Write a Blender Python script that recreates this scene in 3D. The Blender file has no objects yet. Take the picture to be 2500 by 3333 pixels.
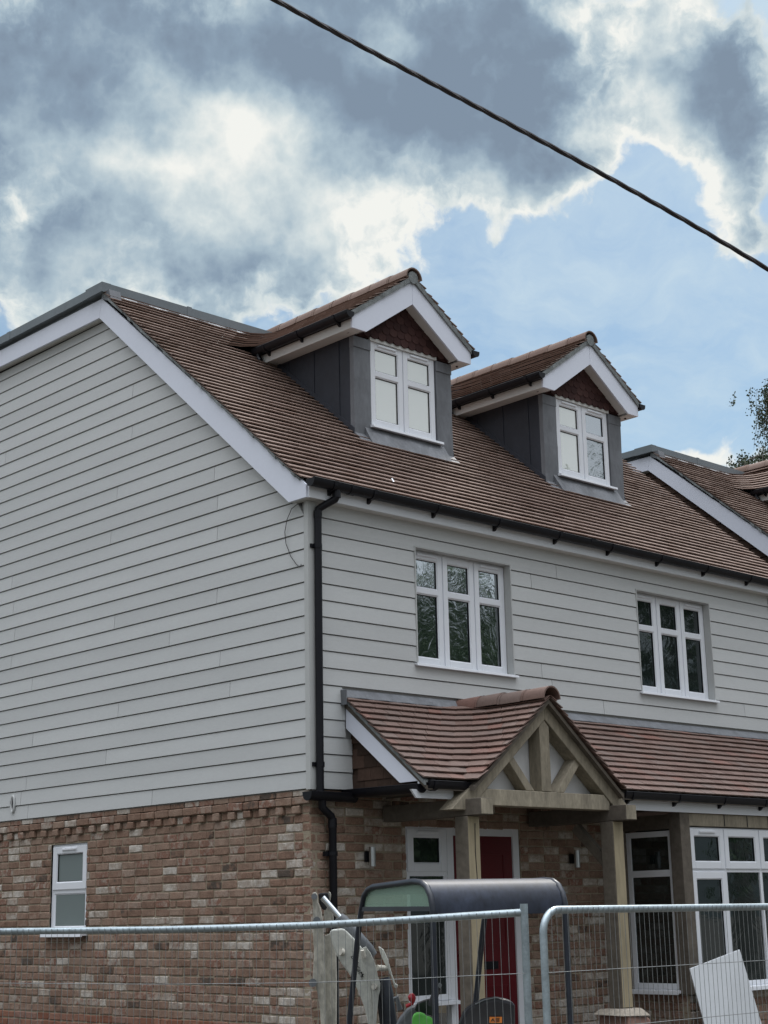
import bpy, bmesh, math, random
from mathutils import Vector, Matrix
random.seed(7)
R = random.random
S = bpy.context.scene
COL = S.collection
W0, H0 = 2500.0, 3333.0
# ---------------------------------------------------------------- camera
FPX = 5144.83
YAW, PIT, ROL = 0.760236934, 0.248691722, -0.021831029
CAM = Vector((-8.88796, -10.32950, 1.61306))
FW = Vector((math.sin(YAW)*math.cos(PIT), math.cos(YAW)*math.cos(PIT), math.sin(PIT)))
_r = Vector((math.cos(YAW), -math.sin(YAW), 0)); _u = _r.cross(FW)
RT = _r*math.cos(ROL) + _u*math.sin(ROL)
UP = -_r*math.sin(ROL) + _u*math.cos(ROL)
cam_d = bpy.data.cameras.new("camera"); cam = bpy.data.objects.new("camera", cam_d); COL.objects.link(cam)
m = Matrix.Identity(4)
for i in range(3):
    m[i][0] = RT[i]; m[i][1] = UP[i]; m[i][2] = -FW[i]; m[i][3] = CAM[i]
cam.matrix_world = m
cam_d.sensor_fit = 'AUTO'; cam_d.sensor_width = 36; cam_d.lens = FPX/H0*36
cam_d.clip_start = 0.1; cam_d.clip_end = 5000
S.camera = cam

def ray(px, py):                       # photo pixel (2500x3333) -> direction with unit forward depth
    return FW + RT*((px-W0/2)/FPX) - UP*((py-H0/2)/FPX)
def at(px, py, dep):
    return CAM + ray(px, py)*dep
def azel(x, y):                        # 1659-wide view pixel -> azimuth / elevation in degrees
    d = ray(x*1.507, y*1.507).normalized()
    return math.degrees(math.atan2(d.x, d.y)), math.degrees(math.asin(d.z))

# ---------------------------------------------------------------- view, sun
S.view_settings.view_transform = 'Standard'; S.view_settings.look = 'None'
S.view_settings.exposure = -0.04; S.view_settings.gamma = 1
SUN_AZ, SUN_EL = math.radians(62), math.radians(50)
sd = Vector((math.sin(SUN_AZ)*math.cos(SUN_EL), math.cos(SUN_AZ)*math.cos(SUN_EL), math.sin(SUN_EL)))
sun_d = bpy.data.lights.new("sun", 'SUN'); sun_d.energy = 2.2; sun_d.angle = math.radians(14); sun_d.color = (1, .95, .88)
sun = bpy.data.objects.new("sun", sun_d); COL.objects.link(sun)
sun.rotation_euler = sd.to_track_quat('Z', 'Y').to_euler()

# ---------------------------------------------------------------- world sky with clouds
wd = bpy.data.worlds.new("World"); S.world = wd; wd.use_nodes = True
def build_sky():
    nt = wd.node_tree; nt.nodes.clear(); N = nt.nodes.new; L = nt.links.new
    def mth(op, a, b=None, c=None, clamp=False):
        n = N('ShaderNodeMath'); n.operation = op; n.use_clamp = clamp
        for i, v in enumerate((a, b, c)):
            if v is None: continue
            if isinstance(v, (int, float)): n.inputs[i].default_value = v
            else: L(v, n.inputs[i])
        return n.outputs[0]
    out = N('ShaderNodeOutputWorld'); bg = N('ShaderNodeBackground'); L(bg.outputs[0], out.inputs[0])
    sky = N('ShaderNodeTexSky'); sky.sky_type = 'NISHITA'; sky.sun_disc = False
    sky.sun_elevation = SUN_EL; sky.sun_rotation = SUN_AZ; sky.air_density = 1.0; sky.dust_density = 1.2; sky.ozone_density = 1.0
    tc = N('ShaderNodeTexCoord'); sp = N('ShaderNodeSeparateXYZ'); L(tc.outputs['Generated'], sp.inputs[0])
    az = mth('MULTIPLY', mth('ARCTAN2', sp.outputs[0], sp.outputs[1]), 57.2958)
    el = mth('MULTIPLY', mth('ARCSINE', sp.outputs[2]), 57.2958)
    cb = N('ShaderNodeCombineXYZ'); L(az, cb.inputs[0]); L(el, cb.inputs[1])
    P = cb.outputs[0]
    def noise(vec, scale, detail, rough, off=(0, 0, 0), lac=2.0, col=False):
        mp = N('ShaderNodeMapping'); mp.inputs['Location'].default_value = off; L(vec, mp.inputs[0])
        n = N('ShaderNodeTexNoise'); n.inputs['Scale'].default_value = scale; n.inputs['Detail'].default_value = detail
        n.inputs['Roughness'].default_value = rough; n.inputs['Lacunarity'].default_value = lac; L(mp.outputs[0], n.inputs['Vector'])
        return n.outputs['Color' if col else 'Fac']
    def vadd(a, b):
        n = N('ShaderNodeVectorMath'); n.operation = 'ADD'; L(a, n.inputs[0]); L(b, n.inputs[1]); return n.outputs[0]
    def vms(c, s, bias):
        n = N('ShaderNodeVectorMath'); n.operation = 'MULTIPLY_ADD'; L(c, n.inputs[0])
        n.inputs[1].default_value = (s, s, 0); n.inputs[2].default_value = (bias, bias, 0); return n.outputs[0]
    w1 = vms(noise(P, .16, 2, .5, (31, 7, 0), col=True), 5.0, -2.5)
    w2 = vms(noise(P, .7, 3, .55, (3, 17, 0), col=True), 1.3, -.65)
    PW = vadd(vadd(P, w1), w2)
    PS_ = vadd(P, w2)
    PX = 26.7/1659.0
    def blob(x, y, a, b, rot, wgt, src=None):
        ca, ce = azel(x, y)
        mp = N('ShaderNodeMapping'); mp.vector_type = 'TEXTURE'
        mp.inputs['Location'].default_value = (ca, ce, 0)
        mp.inputs['Rotation'].default_value = (0, 0, math.radians(-rot))
        mp.inputs['Scale'].default_value = (a*PX*1.06, b*PX, 1)
        L(src or PW, mp.inputs[0])
        ln = N('ShaderNodeVectorMath'); ln.operation = 'DOT_PRODUCT'; L(mp.outputs[0], ln.inputs[0]); L(mp.outputs[0], ln.inputs[1])
        return mth('MULTIPLY', mth('EXPONENT', mth('MULTIPLY', ln.outputs['Value'], -1.0)), wgt)
    def total(lst):
        acc = None
        lst = [b if b[1] < 930 else (*b, PS_) for b in lst]
        for b in lst:
            v = blob(*b); acc = v if acc is None else mth('ADD', acc, v)
        return acc
    # x, y, half-width, half-height, tilt (down to the right), weight
    cover = total([
        (200, 170, 620, 330, 5, 1.25), (430, 400, 420, 170, 22, .95), (690, 545, 150, 95, 10, .8),
        (800, 240, 420, 200, 20, 1.1), (1070, 370, 170, 80, 10, .8), (1260, 285, 130, 85, 0, .8),
        (960, 40, 320, 110, 0, 1.0), (1190, 130, 220, 140, 0, .8), (1430, 110, 110, 140, 20, .6),
        (1590, 210, 160, 190, 0, 1.1), (1450, 320, 85, 110, 25, .75), (1600, 450, 95, 90, 40, .8),
        (140, 590, 440, 120, 5, 1.0), (500, 640, 200, 60, 0, .4), (1480, 990, 150, 42, 0, .8), (1620, 1040, 120, 60, 0, .5),
        (1120, 640, 380, 210, 15, -.55), (1350, 400, 45, 130, -10, -.55), (1385, 55, 40, 80, 0, -.25), (-200, 700, 100, 30, 5, -.1)])
    bright = total([
        (430, 270, 160, 80, 30, .5), (610, 360, 290, 130, 25, .54), (280, 345, 260, 60, 10, .40), (800, 470, 130, 100, 40, .35), (700, 560, 130, 80, 0, .42), (420, 440, 230, 90, 20, .38), (120, 400, 200, 80, 0, .2), (120, 590, 300, 90, 0, .34), (330, 600, 200, 70, 0, .2), (640, 40, 200, 60, 10, .25),
        (1080, 400, 150, 45, 10, .65), (1275, 290, 90, 55, 0, .65), (860, 90, 70, 60, 30, .4), (1240, 60, 130, 45, 20, .45),
        (1440, 120, 70, 130, 20, .7), (1440, 300, 80, 80, 20, .7), (1570, 440, 100, 70, 45, .6), (1480, 985, 190, 60, 0, 1.0), (400, 525, 280, 80, 8, .36), (30, 400, 120, 60, 0, -.12),
        (1020, 230, 280, 120, 15, -.17), (700, 190, 220, 80, 10, -.09), (160, 120, 350, 150, 0, .06), (1610, 250, 110, 170, 0, -.10), (260, 540, 300, 70, 5, -.1)])
    # unseen sky: added gradient, dark low and bright overhead, to light walls, shade porch
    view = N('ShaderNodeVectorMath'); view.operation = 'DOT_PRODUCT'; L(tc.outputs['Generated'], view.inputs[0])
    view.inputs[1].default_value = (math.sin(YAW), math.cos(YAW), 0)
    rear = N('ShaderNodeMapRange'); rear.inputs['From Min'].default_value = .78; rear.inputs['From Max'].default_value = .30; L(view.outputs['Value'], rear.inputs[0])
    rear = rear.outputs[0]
    f1 = noise(vadd(P, w2), .34, 11, .60, (11, 3, 0))
    f2 = noise(P, .50, 8, .50, (5, 41, 0))
    f3 = noise(P, 1.2, 5, .48, (15, 21, 0)); bil = mth('ABSOLUTE', mth('MULTIPLY', mth('SUBTRACT', f3, .5), 2.0))
    dens = mth('ADD', cover, mth('MULTIPLY', mth('SUBTRACT', f1, .5), 2.1))
    dens = mth('ADD', dens, mth('MULTIPLY', rear, 1.1))
    cv = N('ShaderNodeMapRange'); cv.interpolation_type = 'SMOOTHSTEP'; cv.inputs['From Min'].default_value = .32; cv.inputs['From Max'].default_value = .62; L(dens, cv.inputs[0])
    # tone: thin rims bright, deep cores grey
    tone = mth('ADD', mth('MULTIPLY', mth('SUBTRACT', f2, .5), .95), mth('ADD', bright, .15))
    core = N('ShaderNodeMapRange'); core.inputs['From Min'].default_value = .35; core.inputs['From Max'].default_value = 1.25
    core.inputs['To Min'].default_value = .50; core.inputs['To Max'].default_value = -.10; L(dens, core.inputs[0])
    tone = mth('ADD', tone, core.outputs[0])
    rim = mth('EXPONENT', mth('MULTIPLY', mth('POWER', mth('DIVIDE', mth('SUBTRACT', dens, .60), .22), 2), -1.0))
    tone = mth('ADD', tone, mth('MULTIPLY', rim, .24))
    tone = mth('SUBTRACT', tone, mth('MULTIPLY', mth('SUBTRACT', bil, .18), .24))
    cr = N('ShaderNodeValToRGB'); L(tone, cr.inputs[0])
    e = cr.color_ramp.elements; e[0].position = 0; e[0].color = (.225, .295, .385, 1); e[1].position = 1; e[1].color = (.92, .93, .89, 1)
    for p_, c_ in ((.22, (.27, .36, .46, 1)), (.48, (.42, .53, .61, 1)), (.75, (.66, .74, .76, 1))):
        n = e.new(p_); n.color = c_
    # clear sky: Nishita plus thin high wisps
    wis = N('ShaderNodeMapping'); wis.inputs['Scale'].default_value = (.25, .55, 1); wis.inputs['Rotation'].default_value = (0, 0, .3); L(PW, wis.inputs[0])
    wn = N('ShaderNodeTexNoise'); wn.inputs['Scale'].default_value = .8; wn.inputs['Detail'].default_value = 8; wn.inputs['Roughness'].default_value = .62; L(wis.outputs[0], wn.inputs['Vector'])
    wv = N('ShaderNodeMapRange'); wv.inputs['From Min'].default_value = .35; wv.inputs['From Max'].default_value = .70; wv.inputs['To Max'].default_value = .75; L(wn.outputs[0], wv.inputs[0])
    ns = N('ShaderNodeVectorMath'); ns.operation = 'MULTIPLY'; L(sky.outputs[0], ns.inputs[0]); ns.inputs[1].default_value = (.072, .090, .095)
    mx0 = N('ShaderNodeMix'); mx0.data_type = 'RGBA'; L(wv.outputs[0], mx0.inputs['Factor']); L(ns.outputs[0], mx0.inputs['A']); mx0.inputs['B'].default_value = (.60, .74, .84, 1)
    mx = N('ShaderNodeMix'); mx.data_type = 'RGBA'; L(cv.outputs[0], mx.inputs['Factor']); L(mx0.outputs['Result'], mx.inputs['A'])
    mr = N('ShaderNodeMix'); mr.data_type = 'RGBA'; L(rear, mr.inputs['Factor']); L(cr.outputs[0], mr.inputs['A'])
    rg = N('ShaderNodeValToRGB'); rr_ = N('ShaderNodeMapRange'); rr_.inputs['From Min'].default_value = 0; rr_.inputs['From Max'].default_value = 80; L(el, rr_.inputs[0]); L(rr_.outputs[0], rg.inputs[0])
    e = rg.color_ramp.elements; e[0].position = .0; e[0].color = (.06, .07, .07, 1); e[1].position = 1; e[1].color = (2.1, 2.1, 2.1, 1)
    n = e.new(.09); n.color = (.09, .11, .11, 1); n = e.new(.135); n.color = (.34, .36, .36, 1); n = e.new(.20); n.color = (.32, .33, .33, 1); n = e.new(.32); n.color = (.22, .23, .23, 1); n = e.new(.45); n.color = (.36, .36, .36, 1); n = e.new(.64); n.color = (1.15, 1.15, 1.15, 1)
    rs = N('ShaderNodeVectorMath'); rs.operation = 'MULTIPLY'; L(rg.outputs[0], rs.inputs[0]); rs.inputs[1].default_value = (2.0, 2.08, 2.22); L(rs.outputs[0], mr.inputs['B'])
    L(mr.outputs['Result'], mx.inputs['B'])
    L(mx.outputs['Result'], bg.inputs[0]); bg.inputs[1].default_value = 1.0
build_sky()

# ---------------------------------------------------------------- helpers
class MB:
    def __init__(s): s.v = []; s.f = []; s.r = []
    def add(s, vs, fs, r=None):
        o = len(s.v); s.v += [tuple(x) for x in vs]; s.f += [tuple(i+o for i in f) for f in fs]
        rr = R() if r is None else r
        s.r += [rr]*len(fs)
    def box(s, a, b, r=None):
        x0, x1 = sorted((a[0], b[0])); y0, y1 = sorted((a[1], b[1])); z0, z1 = sorted((a[2], b[2]))
        v = [(x0,y0,z0),(x1,y0,z0),(x1,y1,z0),(x0,y1,z0),(x0,y0,z1),(x1,y0,z1),(x1,y1,z1),(x0,y1,z1)]
        s.add(v, [(0,3,2,1),(4,5,6,7),(0,1,5,4),(1,2,6,5),(2,3,7,6),(3,0,4,7)], r)
    def hexa(s, v, r=None):
        s.add(v, [(0,3,2,1),(4,5,6,7),(0,1,5,4),(1,2,6,5),(2,3,7,6),(3,0,4,7)], r)
    def prism(s, poly, d, r=None):           # poly: list of 3d pts, d: offset vector
        n = len(poly); d = Vector(d); p = [Vector(q) for q in poly]
        v = p + [q+d for q in p]
        s.add(v, [tuple(range(n-1, -1, -1)), tuple(range(n, 2*n))] + [(i, (i+1) % n, n+(i+1) % n, n+i) for i in range(n)], r)
    def tube(s, pts, rad, n=10, cap=True, r=None):
        pts = [Vector(q) for q in pts]; rings = []
        rads = rad if isinstance(rad, (list, tuple)) else [rad]*len(pts)
        prev = None
        for i, q in enumerate(pts):
            t = (pts[min(i+1, len(pts)-1)] - pts[max(i-1, 0)]).normalized()
            if prev is None:
                a = Vector((0, 0, 1)) if abs(t.z) < .9 else Vector((1, 0, 0))
                u = t.cross(a).normalized()
            else:
                u = (prev - t*prev.dot(t)).normalized()
            prev = u; w = t.cross(u)
            rings.append([q + (u*math.cos(2*math.pi*k/n) + w*math.sin(2*math.pi*k/n))*rads[i] for k in range(n)])
        v = [x for rg in rings for x in rg]; f = []
        for i in range(len(pts)-1):
            for k in range(n):
                f.append((i*n+k, i*n+(k+1) % n, (i+1)*n+(k+1) % n, (i+1)*n+k))
        if cap: f += [tuple(range(n-1, -1, -1)), tuple(range((len(pts)-1)*n, len(pts)*n))]
        s.add(v, f, r)
    def beam(s, a, b, w, h, side=(0, 0, 1), r=None):   # rectangular bar a->b, w along side x dir, h along side
        a, b = Vector(a), Vector(b); t = (b-a).normalized(); sd_ = Vector(side); sd_ = (sd_ - t*sd_.dot(t)).normalized(); o = t.cross(sd_)
        v = []
        for p in (a, b):
            for i, j in ((-1,-1),(1,-1),(1,1),(-1,1)):
                v.append(p + o*(i*w/2) + sd_*(j*h/2))
        s.hexa(v, r)
    def build(s, name, mat, parent=None, smooth=False, bevel=0, label=None):
        me = bpy.data.meshes.new(name); me.from_pydata(s.v, [], s.f)
        at_ = me.attributes.new('rnd', 'FLOAT', 'FACE'); at_.data.foreach_set('value', s.r)
        me.materials.append(mat)
        bm = bmesh.new(); bm.from_mesh(me); bmesh.ops.recalc_face_normals(bm, faces=bm.faces); bm.to_mesh(me); bm.free()
        if smooth:
            for p in me.polygons: p.use_smooth = True
        o = bpy.data.objects.new(name, me); COL.objects.link(o)
        if parent is not None: o.parent = parent
        if bevel:
            b = o.modifiers.new('bevel', 'BEVEL'); b.width = bevel; b.segments = 2; b.limit_method = 'ANGLE'
        if smooth and not bevel:
            me.set_sharp_from_angle(angle=math.radians(40))
        if label: o['label'] = label
        return o
def empty(name, loc=(0, 0, 0), rz=0):
    o = bpy.data.objects.new(name, None); o.location = loc; o.rotation_euler = (0, 0, rz); o.empty_display_size = .2; COL.objects.link(o); return o
def tag(o, label=None, cat=None, group=None, kind=None):
    if label: o['label'] = label
    if cat: o['category'] = cat
    if group: o['group'] = group
    if kind: o['kind'] = kind
    return o
def copy_tree(o, parent=None, skip=()):
    c = o.copy(); COL.objects.link(c); c.parent = parent
    for ch in list(o.children):
        if ch.name.split('.')[0] in skip: continue
        copy_tree(ch, c, skip)
    return c

# ---------------------------------------------------------------- materials
def material(name, base, rough=.6, ramp=None, noise=None, bump=None, spec=.4, metal=0, rnd_amt=0, coat=0, stretch=None, ior=None, grain=None):
    """base colour; ramp = colours picked by the per-piece random; noise=(scale, amount) mottling; bump=(scale, strength, dist)"""
    mt = bpy.data.materials.new(name); mt.use_nodes = True; nt = mt.node_tree; N = nt.nodes.new; L = nt.links.new
    b = nt.nodes['Principled BSDF']; b.inputs['Roughness'].default_value = rough; b.inputs['Metallic'].default_value = metal
    b.inputs['Specular IOR Level'].default_value = spec
    if ior: b.inputs['IOR'].default_value = ior
    if coat: b.inputs['Coat Weight'].default_value = coat; b.inputs['Coat Roughness'].default_value = .05
    tc = N('ShaderNodeTexCoord'); vec = tc.outputs['Object']
    if stretch:
        mp = N('ShaderNodeMapping'); mp.inputs['Scale'].default_value = stretch; L(vec, mp.inputs[0]); vec = mp.outputs[0]
    col = None
    if ramp:
        a = N('ShaderNodeAttribute'); a.attribute_name = 'rnd'
        cr = N('ShaderNodeValToRGB'); L(a.outputs['Fac'], cr.inputs[0]); e = cr.color_ramp.elements
        e[0].position = ramp[0][0]; e[0].color = (*ramp[0][1], 1); e[1].position = ramp[-1][0]; e[1].color = (*ramp[-1][1], 1)
        for p_, c_ in ramp[1:-1]:
            n = e.new(p_); n.color = (*c_, 1)
        col = cr.outputs[0]
        if name == 'tumbled_brick':
            n_ = N('ShaderNodeTexNoise'); n_.inputs['Scale'].default_value = 13; n_.inputs['Detail'].default_value = 5; n_.inputs['Roughness'].default_value = .7; L(vec, n_.inputs['Vector'])
            m1 = N('ShaderNodeMath'); m1.operation = 'MULTIPLY_ADD'; L(n_.outputs['Fac'], m1.inputs[0]); m1.inputs[1].default_value = .55; m1.inputs[2].default_value = -.275
            m2 = N('ShaderNodeMath'); m2.operation = 'ADD'; m2.use_clamp = True; L(a.outputs['Fac'], m2.inputs[0]); L(m1.outputs[0], m2.inputs[1]); L(m2.outputs[0], cr.inputs[0])
    else:
        rg = N('ShaderNodeRGB'); rg.outputs[0].default_value = (*base, 1); col = rg.outputs[0]
    def mult(c, fac_socket, lo, hi):
        mr = N('ShaderNodeMapRange'); mr.inputs['From Min'].default_value = .25; mr.inputs['From Max'].default_value = .75
        mr.inputs['To Min'].default_value = lo; mr.inputs['To Max'].default_value = hi; L(fac_socket, mr.inputs[0])
        v = N('ShaderNodeVectorMath'); v.operation = 'SCALE'; L(c, v.inputs[0]); L(mr.outputs[0], v.inputs['Scale']); return v.outputs[0]
    if noise:
        for sc, am in (noise if isinstance(noise, list) else [noise]):
            n = N('ShaderNodeTexNoise'); n.inputs['Scale'].default_value = sc; n.inputs['Detail'].default_value = 6; n.inputs['Roughness'].default_value = .65; L(vec, n.inputs['Vector'])
            col = mult(col, n.outputs['Fac'], 1-am, 1+am)
    if rnd_amt:
        a = N('ShaderNodeAttribute'); a.attribute_name = 'rnd'
        mr = N('ShaderNodeMapRange'); mr.inputs['To Min'].default_value = 1-rnd_amt; mr.inputs['To Max'].default_value = 1+rnd_amt; L(a.outputs['Fac'], mr.inputs[0])
        v = N('ShaderNodeVectorMath'); v.operation = 'SCALE'; L(col, v.inputs[0]); L(mr.outputs[0], v.inputs['Scale']); col = v.outputs[0]
    L(col, b.inputs['Base Color'])
    if bump:
        n = N('ShaderNodeTexNoise'); n.inputs['Scale'].default_value = bump[0]; n.inputs['Detail'].default_value = 5; L(vec, n.inputs['Vector'])
        bp = N('ShaderNodeBump'); bp.inputs['Strength'].default_value = bump[1]; bp.inputs['Distance'].default_value = bump[2]; L(n.outputs['Fac'], bp.inputs['Height']); L(bp.outputs[0], b.inputs['Normal'])
    return mt
M = {}
M['clad'] = material('painted_weatherboard', (.515, .526, .522), .6, noise=[(.7, .05), (14, .035), (60, .04)], bump=(60, .35, .002), rnd_amt=.05, stretch=(1, 1, 5))
M['trim'] = material('grey_trim', (.46, .47, .46), .55, noise=(4, .06))
M['white'] = material('white_upvc', (.74, .76, .80), .3, noise=(3, .025), spec=.5)
M['barge'] = material('white_bargeboard', (.70, .73, .82), .38, noise=[(.8, .03), (25, .02)], spec=.5)
M['soffit'] = material('white_soffit', (.60, .60, .58), .5, noise=(3, .05))
M['black'] = material('black_plastic', (.008, .008, .011), .38, noise=(6, .2), spec=.25)
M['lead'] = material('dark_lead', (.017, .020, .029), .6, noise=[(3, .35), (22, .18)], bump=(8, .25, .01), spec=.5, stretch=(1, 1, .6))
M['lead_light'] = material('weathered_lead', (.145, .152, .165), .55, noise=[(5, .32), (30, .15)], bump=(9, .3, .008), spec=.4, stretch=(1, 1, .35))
M['edge_trim'] = material('grey_roof_edge', (.16, .185, .20), .5, noise=[(1.5, .16), (30, .08)], spec=.4)
M['silver'] = material('silver_flashing', (.55, .57, .58), .35, metal=.6, noise=(8, .2), bump=(6, .5, .01))
M['tile'] = material('brown_clay_tile', (0, 0, 0), .8, ramp=[(0, (.175, .118, .095)), (.15, (.20, .143, .118)), (.5, (.215, .155, .130)), (.85, (.23, .168, .143)), (1, (.18, .122, .10))], noise=[(1.2, .08), (45, .10)], bump=(55, .4, .004), spec=.12)
M['tile_red'] = material('red_clay_tile', (0, 0, 0), .65, ramp=[(0, (.135, .082, .066)), (.25, (.162, .103, .084)), (.6, (.175, .118, .098)), (.85, (.155, .112, .096)), (1, (.195, .10, .078))], noise=[(2.2, .12), (45, .18)], bump=(55, .35, .004), spec=.35)
M['tile_hung'] = material('dark_hung_tile', (0, 0, 0), .8, ramp=[(0, (.035, .016, .015)), (.5, (.05, .023, .021)), (1, (.066, .032, .028))], noise=(40, .2), spec=.2)
M['tile_brown'] = material('brown_hung_tile', (0, 0, 0), .8, ramp=[(0, (.05, .032, .024)), (1, (.095, .058, .043))], noise=(30, .2), spec=.2)
M['mortar'] = material('sand_mortar', (.30, .255, .19), .95, noise=[(3, .2), (60, .2)], bump=(80, .6, .005), spec=.1)
M['brick_red'] = material('orange_plinth_brick', (0, 0, 0), .9, ramp=[(0, (.20, .09, .06)), (.5, (.25, .125, .085)), (1, (.23, .14, .11))], noise=[(9, .2), (60, .2)], bump=(60, .7, .006), spec=.12)
M['grey_mortar'] = material('verge_mortar', (.215, .23, .23), .9, noise=[(6, .3), (40, .25)], bump=(40, .6, .01), spec=.1)
M['brick'] = material('tumbled_brick', (0, 0, 0), .92, ramp=[(0, (.09, .072, .06)), (.06, (.19, .12, .088)), (.24, (.235, .155, .115)), (.42, (.272, .195, .15)), (.56, (.225, .138, .10)), (.70, (.30, .23, .185)), (.80, (.20, .10, .07)), (.87, (.31, .252, .21)), (.95, (.39, .34, .29)), (1, (.48, .44, .395))], noise=[(9, .22), (70, .28)], bump=(60, .7, .006), spec=.12)
def glass(name, col, fac, rough=.02, crinkle=0, csc=6, tint=None, film=0):
    mt = bpy.data.materials.new(name); mt.use_nodes = True; nt = mt.node_tree; N = nt.nodes.new; L = nt.links.new; nt.nodes.clear()
    o = N('ShaderNodeOutputMaterial'); mx = N('ShaderNodeMixShader'); d = N('ShaderNodeBsdfDiffuse'); g = N('ShaderNodeBsdfGlossy')
    d.inputs[0].default_value = (*col, 1); g.inputs['Roughness'].default_value = rough; g.inputs[0].default_value = (*(tint or (.9, .95, 1)), 1)
    fr = N('ShaderNodeFresnel'); fr.inputs[0].default_value = 1.5
    ad = N('ShaderNodeMath'); ad.operation = 'MULTIPLY_ADD'; L(fr.outputs[0], ad.inputs[0]); ad.inputs[1].default_value = 1.2; ad.inputs[2].default_value = fac; ad.use_clamp = True
    L(ad.outputs[0], mx.inputs[0]); L(d.outputs[0], mx.inputs[1]); L(g.outputs[0], mx.inputs[2]); L(mx.outputs[0], o.inputs[0])
    if crinkle:
        tc = N('ShaderNodeTexCoord'); n = N('ShaderNodeTexNoise'); n.inputs['Scale'].default_value = csc; n.inputs['Detail'].default_value = 3; n.inputs['Distortion'].default_value = 2.2
        L(tc.outputs['Object'], n.inputs['Vector']); b = N('ShaderNodeBump'); b.inputs['Strength'].default_value = crinkle; b.inputs['Distance'].default_value = .02
        L(n.outputs['Fac'], b.inputs['Height']); L(b.outputs[0], g.inputs['Normal'])
        n2 = N('ShaderNodeTexNoise'); n2.inputs['Scale'].default_value = csc*2; L(tc.outputs['Object'], n2.inputs['Vector'])
    return mt
M['glass_sky'] = glass('painted_sky_pane', (.60, .60, .56), .45, crinkle=.03, csc=2, tint=(.92, .95, .93))  # pale base colour stands in for bright sky reflected in the dormer panes
M['glass_film'] = glass('film_covered_pane', (.012, .018, .018), .30, crinkle=.13, csc=6)
M['glass_film2'] = glass('film_covered_dormer_pane', (.10, .11, .11), .42, crinkle=.3, csc=7)
M['glass_top'] = glass('film_covered_top_pane', (.10, .115, .12), .48, crinkle=.035, csc=4)  # film-covered; paler base paints in the sky reflected by upper panes
M['glass_dark'] = glass('dark_pane', (.012, .017, .016), .05, crinkle=.03, csc=3)
M['glass_frost'] = glass('frosted_pane', (.115, .145, .135), .06, rough=.5)
M['red'] = material('red_door_paint', (.10, .002, .007), .35, noise=(5, .1))
M['oak'] = material('weathered_oak', (0, 0, 0), .8, ramp=[(0, (.235, .205, .155)), (1, (.29, .255, .195))], noise=[(3, .25), (9, .3), (45, .25)], bump=(28, .7, .008), spec=.2, stretch=(1, 1, .3))
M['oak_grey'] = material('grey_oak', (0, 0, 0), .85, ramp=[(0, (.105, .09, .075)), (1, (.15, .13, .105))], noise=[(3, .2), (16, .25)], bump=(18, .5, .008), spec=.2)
M['oak_pale'] = material('pale_oak', (.32, .27, .18), .7, noise=[(4, .2), (18, .2)], bump=(20, .4, .006), spec=.25, stretch=(1, 1, .2))
M['plaster'] = material('white_plaster', (.55, .55, .55), .8, noise=(4, .1))
M['steel'] = material('brushed_steel', (.55, .56, .56), .3, metal=1)
M['galv'] = material('galvanised_steel', (.36, .42, .45), .42, metal=.75, noise=[(12, .25), (60, .15)], spec=.5)
M['wire'] = material('galvanised_wire', (.22, .23, .23), .5, metal=.5, noise=(30, .3))
M['dig_black'] = material('black_enamel', (.018, .022, .032), .33, noise=[(5, .3), (30, .25)], spec=.5)
M['dig_roof'] = material('scuffed_canopy', (.020, .026, .042), .50, noise=[(3, .4), (22, .5)], bump=(20, .10, .003), spec=.35, stretch=(1, 1, .5))
M['dig_grey'] = material('grey_cylinder', (.12, .13, .14), .45, noise=(9, .25))
M['dig_white'] = material('worn_white_paint', (.64, .65, .60), .45, noise=[(4, .15), (25, .18)], bump=(12, .2, .004), spec=.4)
M['dig_rough'] = material('muddy_white_paint', (.50, .48, .42), .8, noise=[(5, .4), (30, .4)], bump=(20, .6, .01), spec=.2, stretch=(1, 1, .3))
M['chrome'] = material('chrome_rod', (.75, .8, .85), .15, metal=1)
M['tint'] = bpy.data.materials.new('green_tinted_glazing'); M['tint'].use_nodes = True
def _t():
    nt = M['tint'].node_tree; b = nt.nodes['Principled BSDF']; b.inputs['Base Color'].default_value = (.36, .50, .41, 1); b.inputs['Roughness'].default_value = .15
    t = nt.nodes.new('ShaderNodeBsdfTransparent'); t.inputs[0].default_value = (.78, .92, .84, 1); m_ = nt.nodes.new('ShaderNodeMixShader'); m_.inputs[0].default_value = .42
    nt.links.new(t.outputs[0], m_.inputs[1]); nt.links.new(b.outputs[0], m_.inputs[2]); nt.links.new(m_.outputs[0], nt.nodes['Material Output'].inputs[0])
_t()
M['seat'] = material('black_vinyl', (.014, .014, .018), .42, noise=(8, .3), spec=.5)
M['redknob'] = material('red_knob', (.32, .01, .02), .4)
M['orange'] = material('orange_sticker', (.62, .19, .03), .5)
M['green'] = material('green_fabric', (.09, .36, .06), .7, noise=(9, .15), bump=(14, .3, .01))
M['stone'] = material('pale_stone', (.34, .30, .25), .9, noise=[(4, .25), (30, .25)], bump=(14, .7, .02), spec=.15)
M['pink_slab'] = material('pink_sandstone', (.30, .185, .15), .85, noise=[(4, .2), (30, .2)], bump=(14, .4, .01), spec=.15)
M['cable'] = material('black_cable', (.035, .03, .032), .55, noise=(10, .25))
M['sheet'] = material('pale_grey_board', (.56, .58, .60), .5, noise=[(2, .05), (30, .05)])
M['leaf'] = material('birch_leaf', (0, 0, 0), .6, ramp=[(0, (.05, .07, .035)), (.6, (.08, .11, .06)), (1, (.14, .17, .10))])
M['bark'] = material('birch_bark', (.20, .18, .16), .85, noise=(6, .5), bump=(10, .6, .02))
M['leaf2'] = material('tree_leaf', (0, 0, 0), .6, ramp=[(0, (.03, .06, .02)), (1, (.07, .12, .04))])
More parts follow.
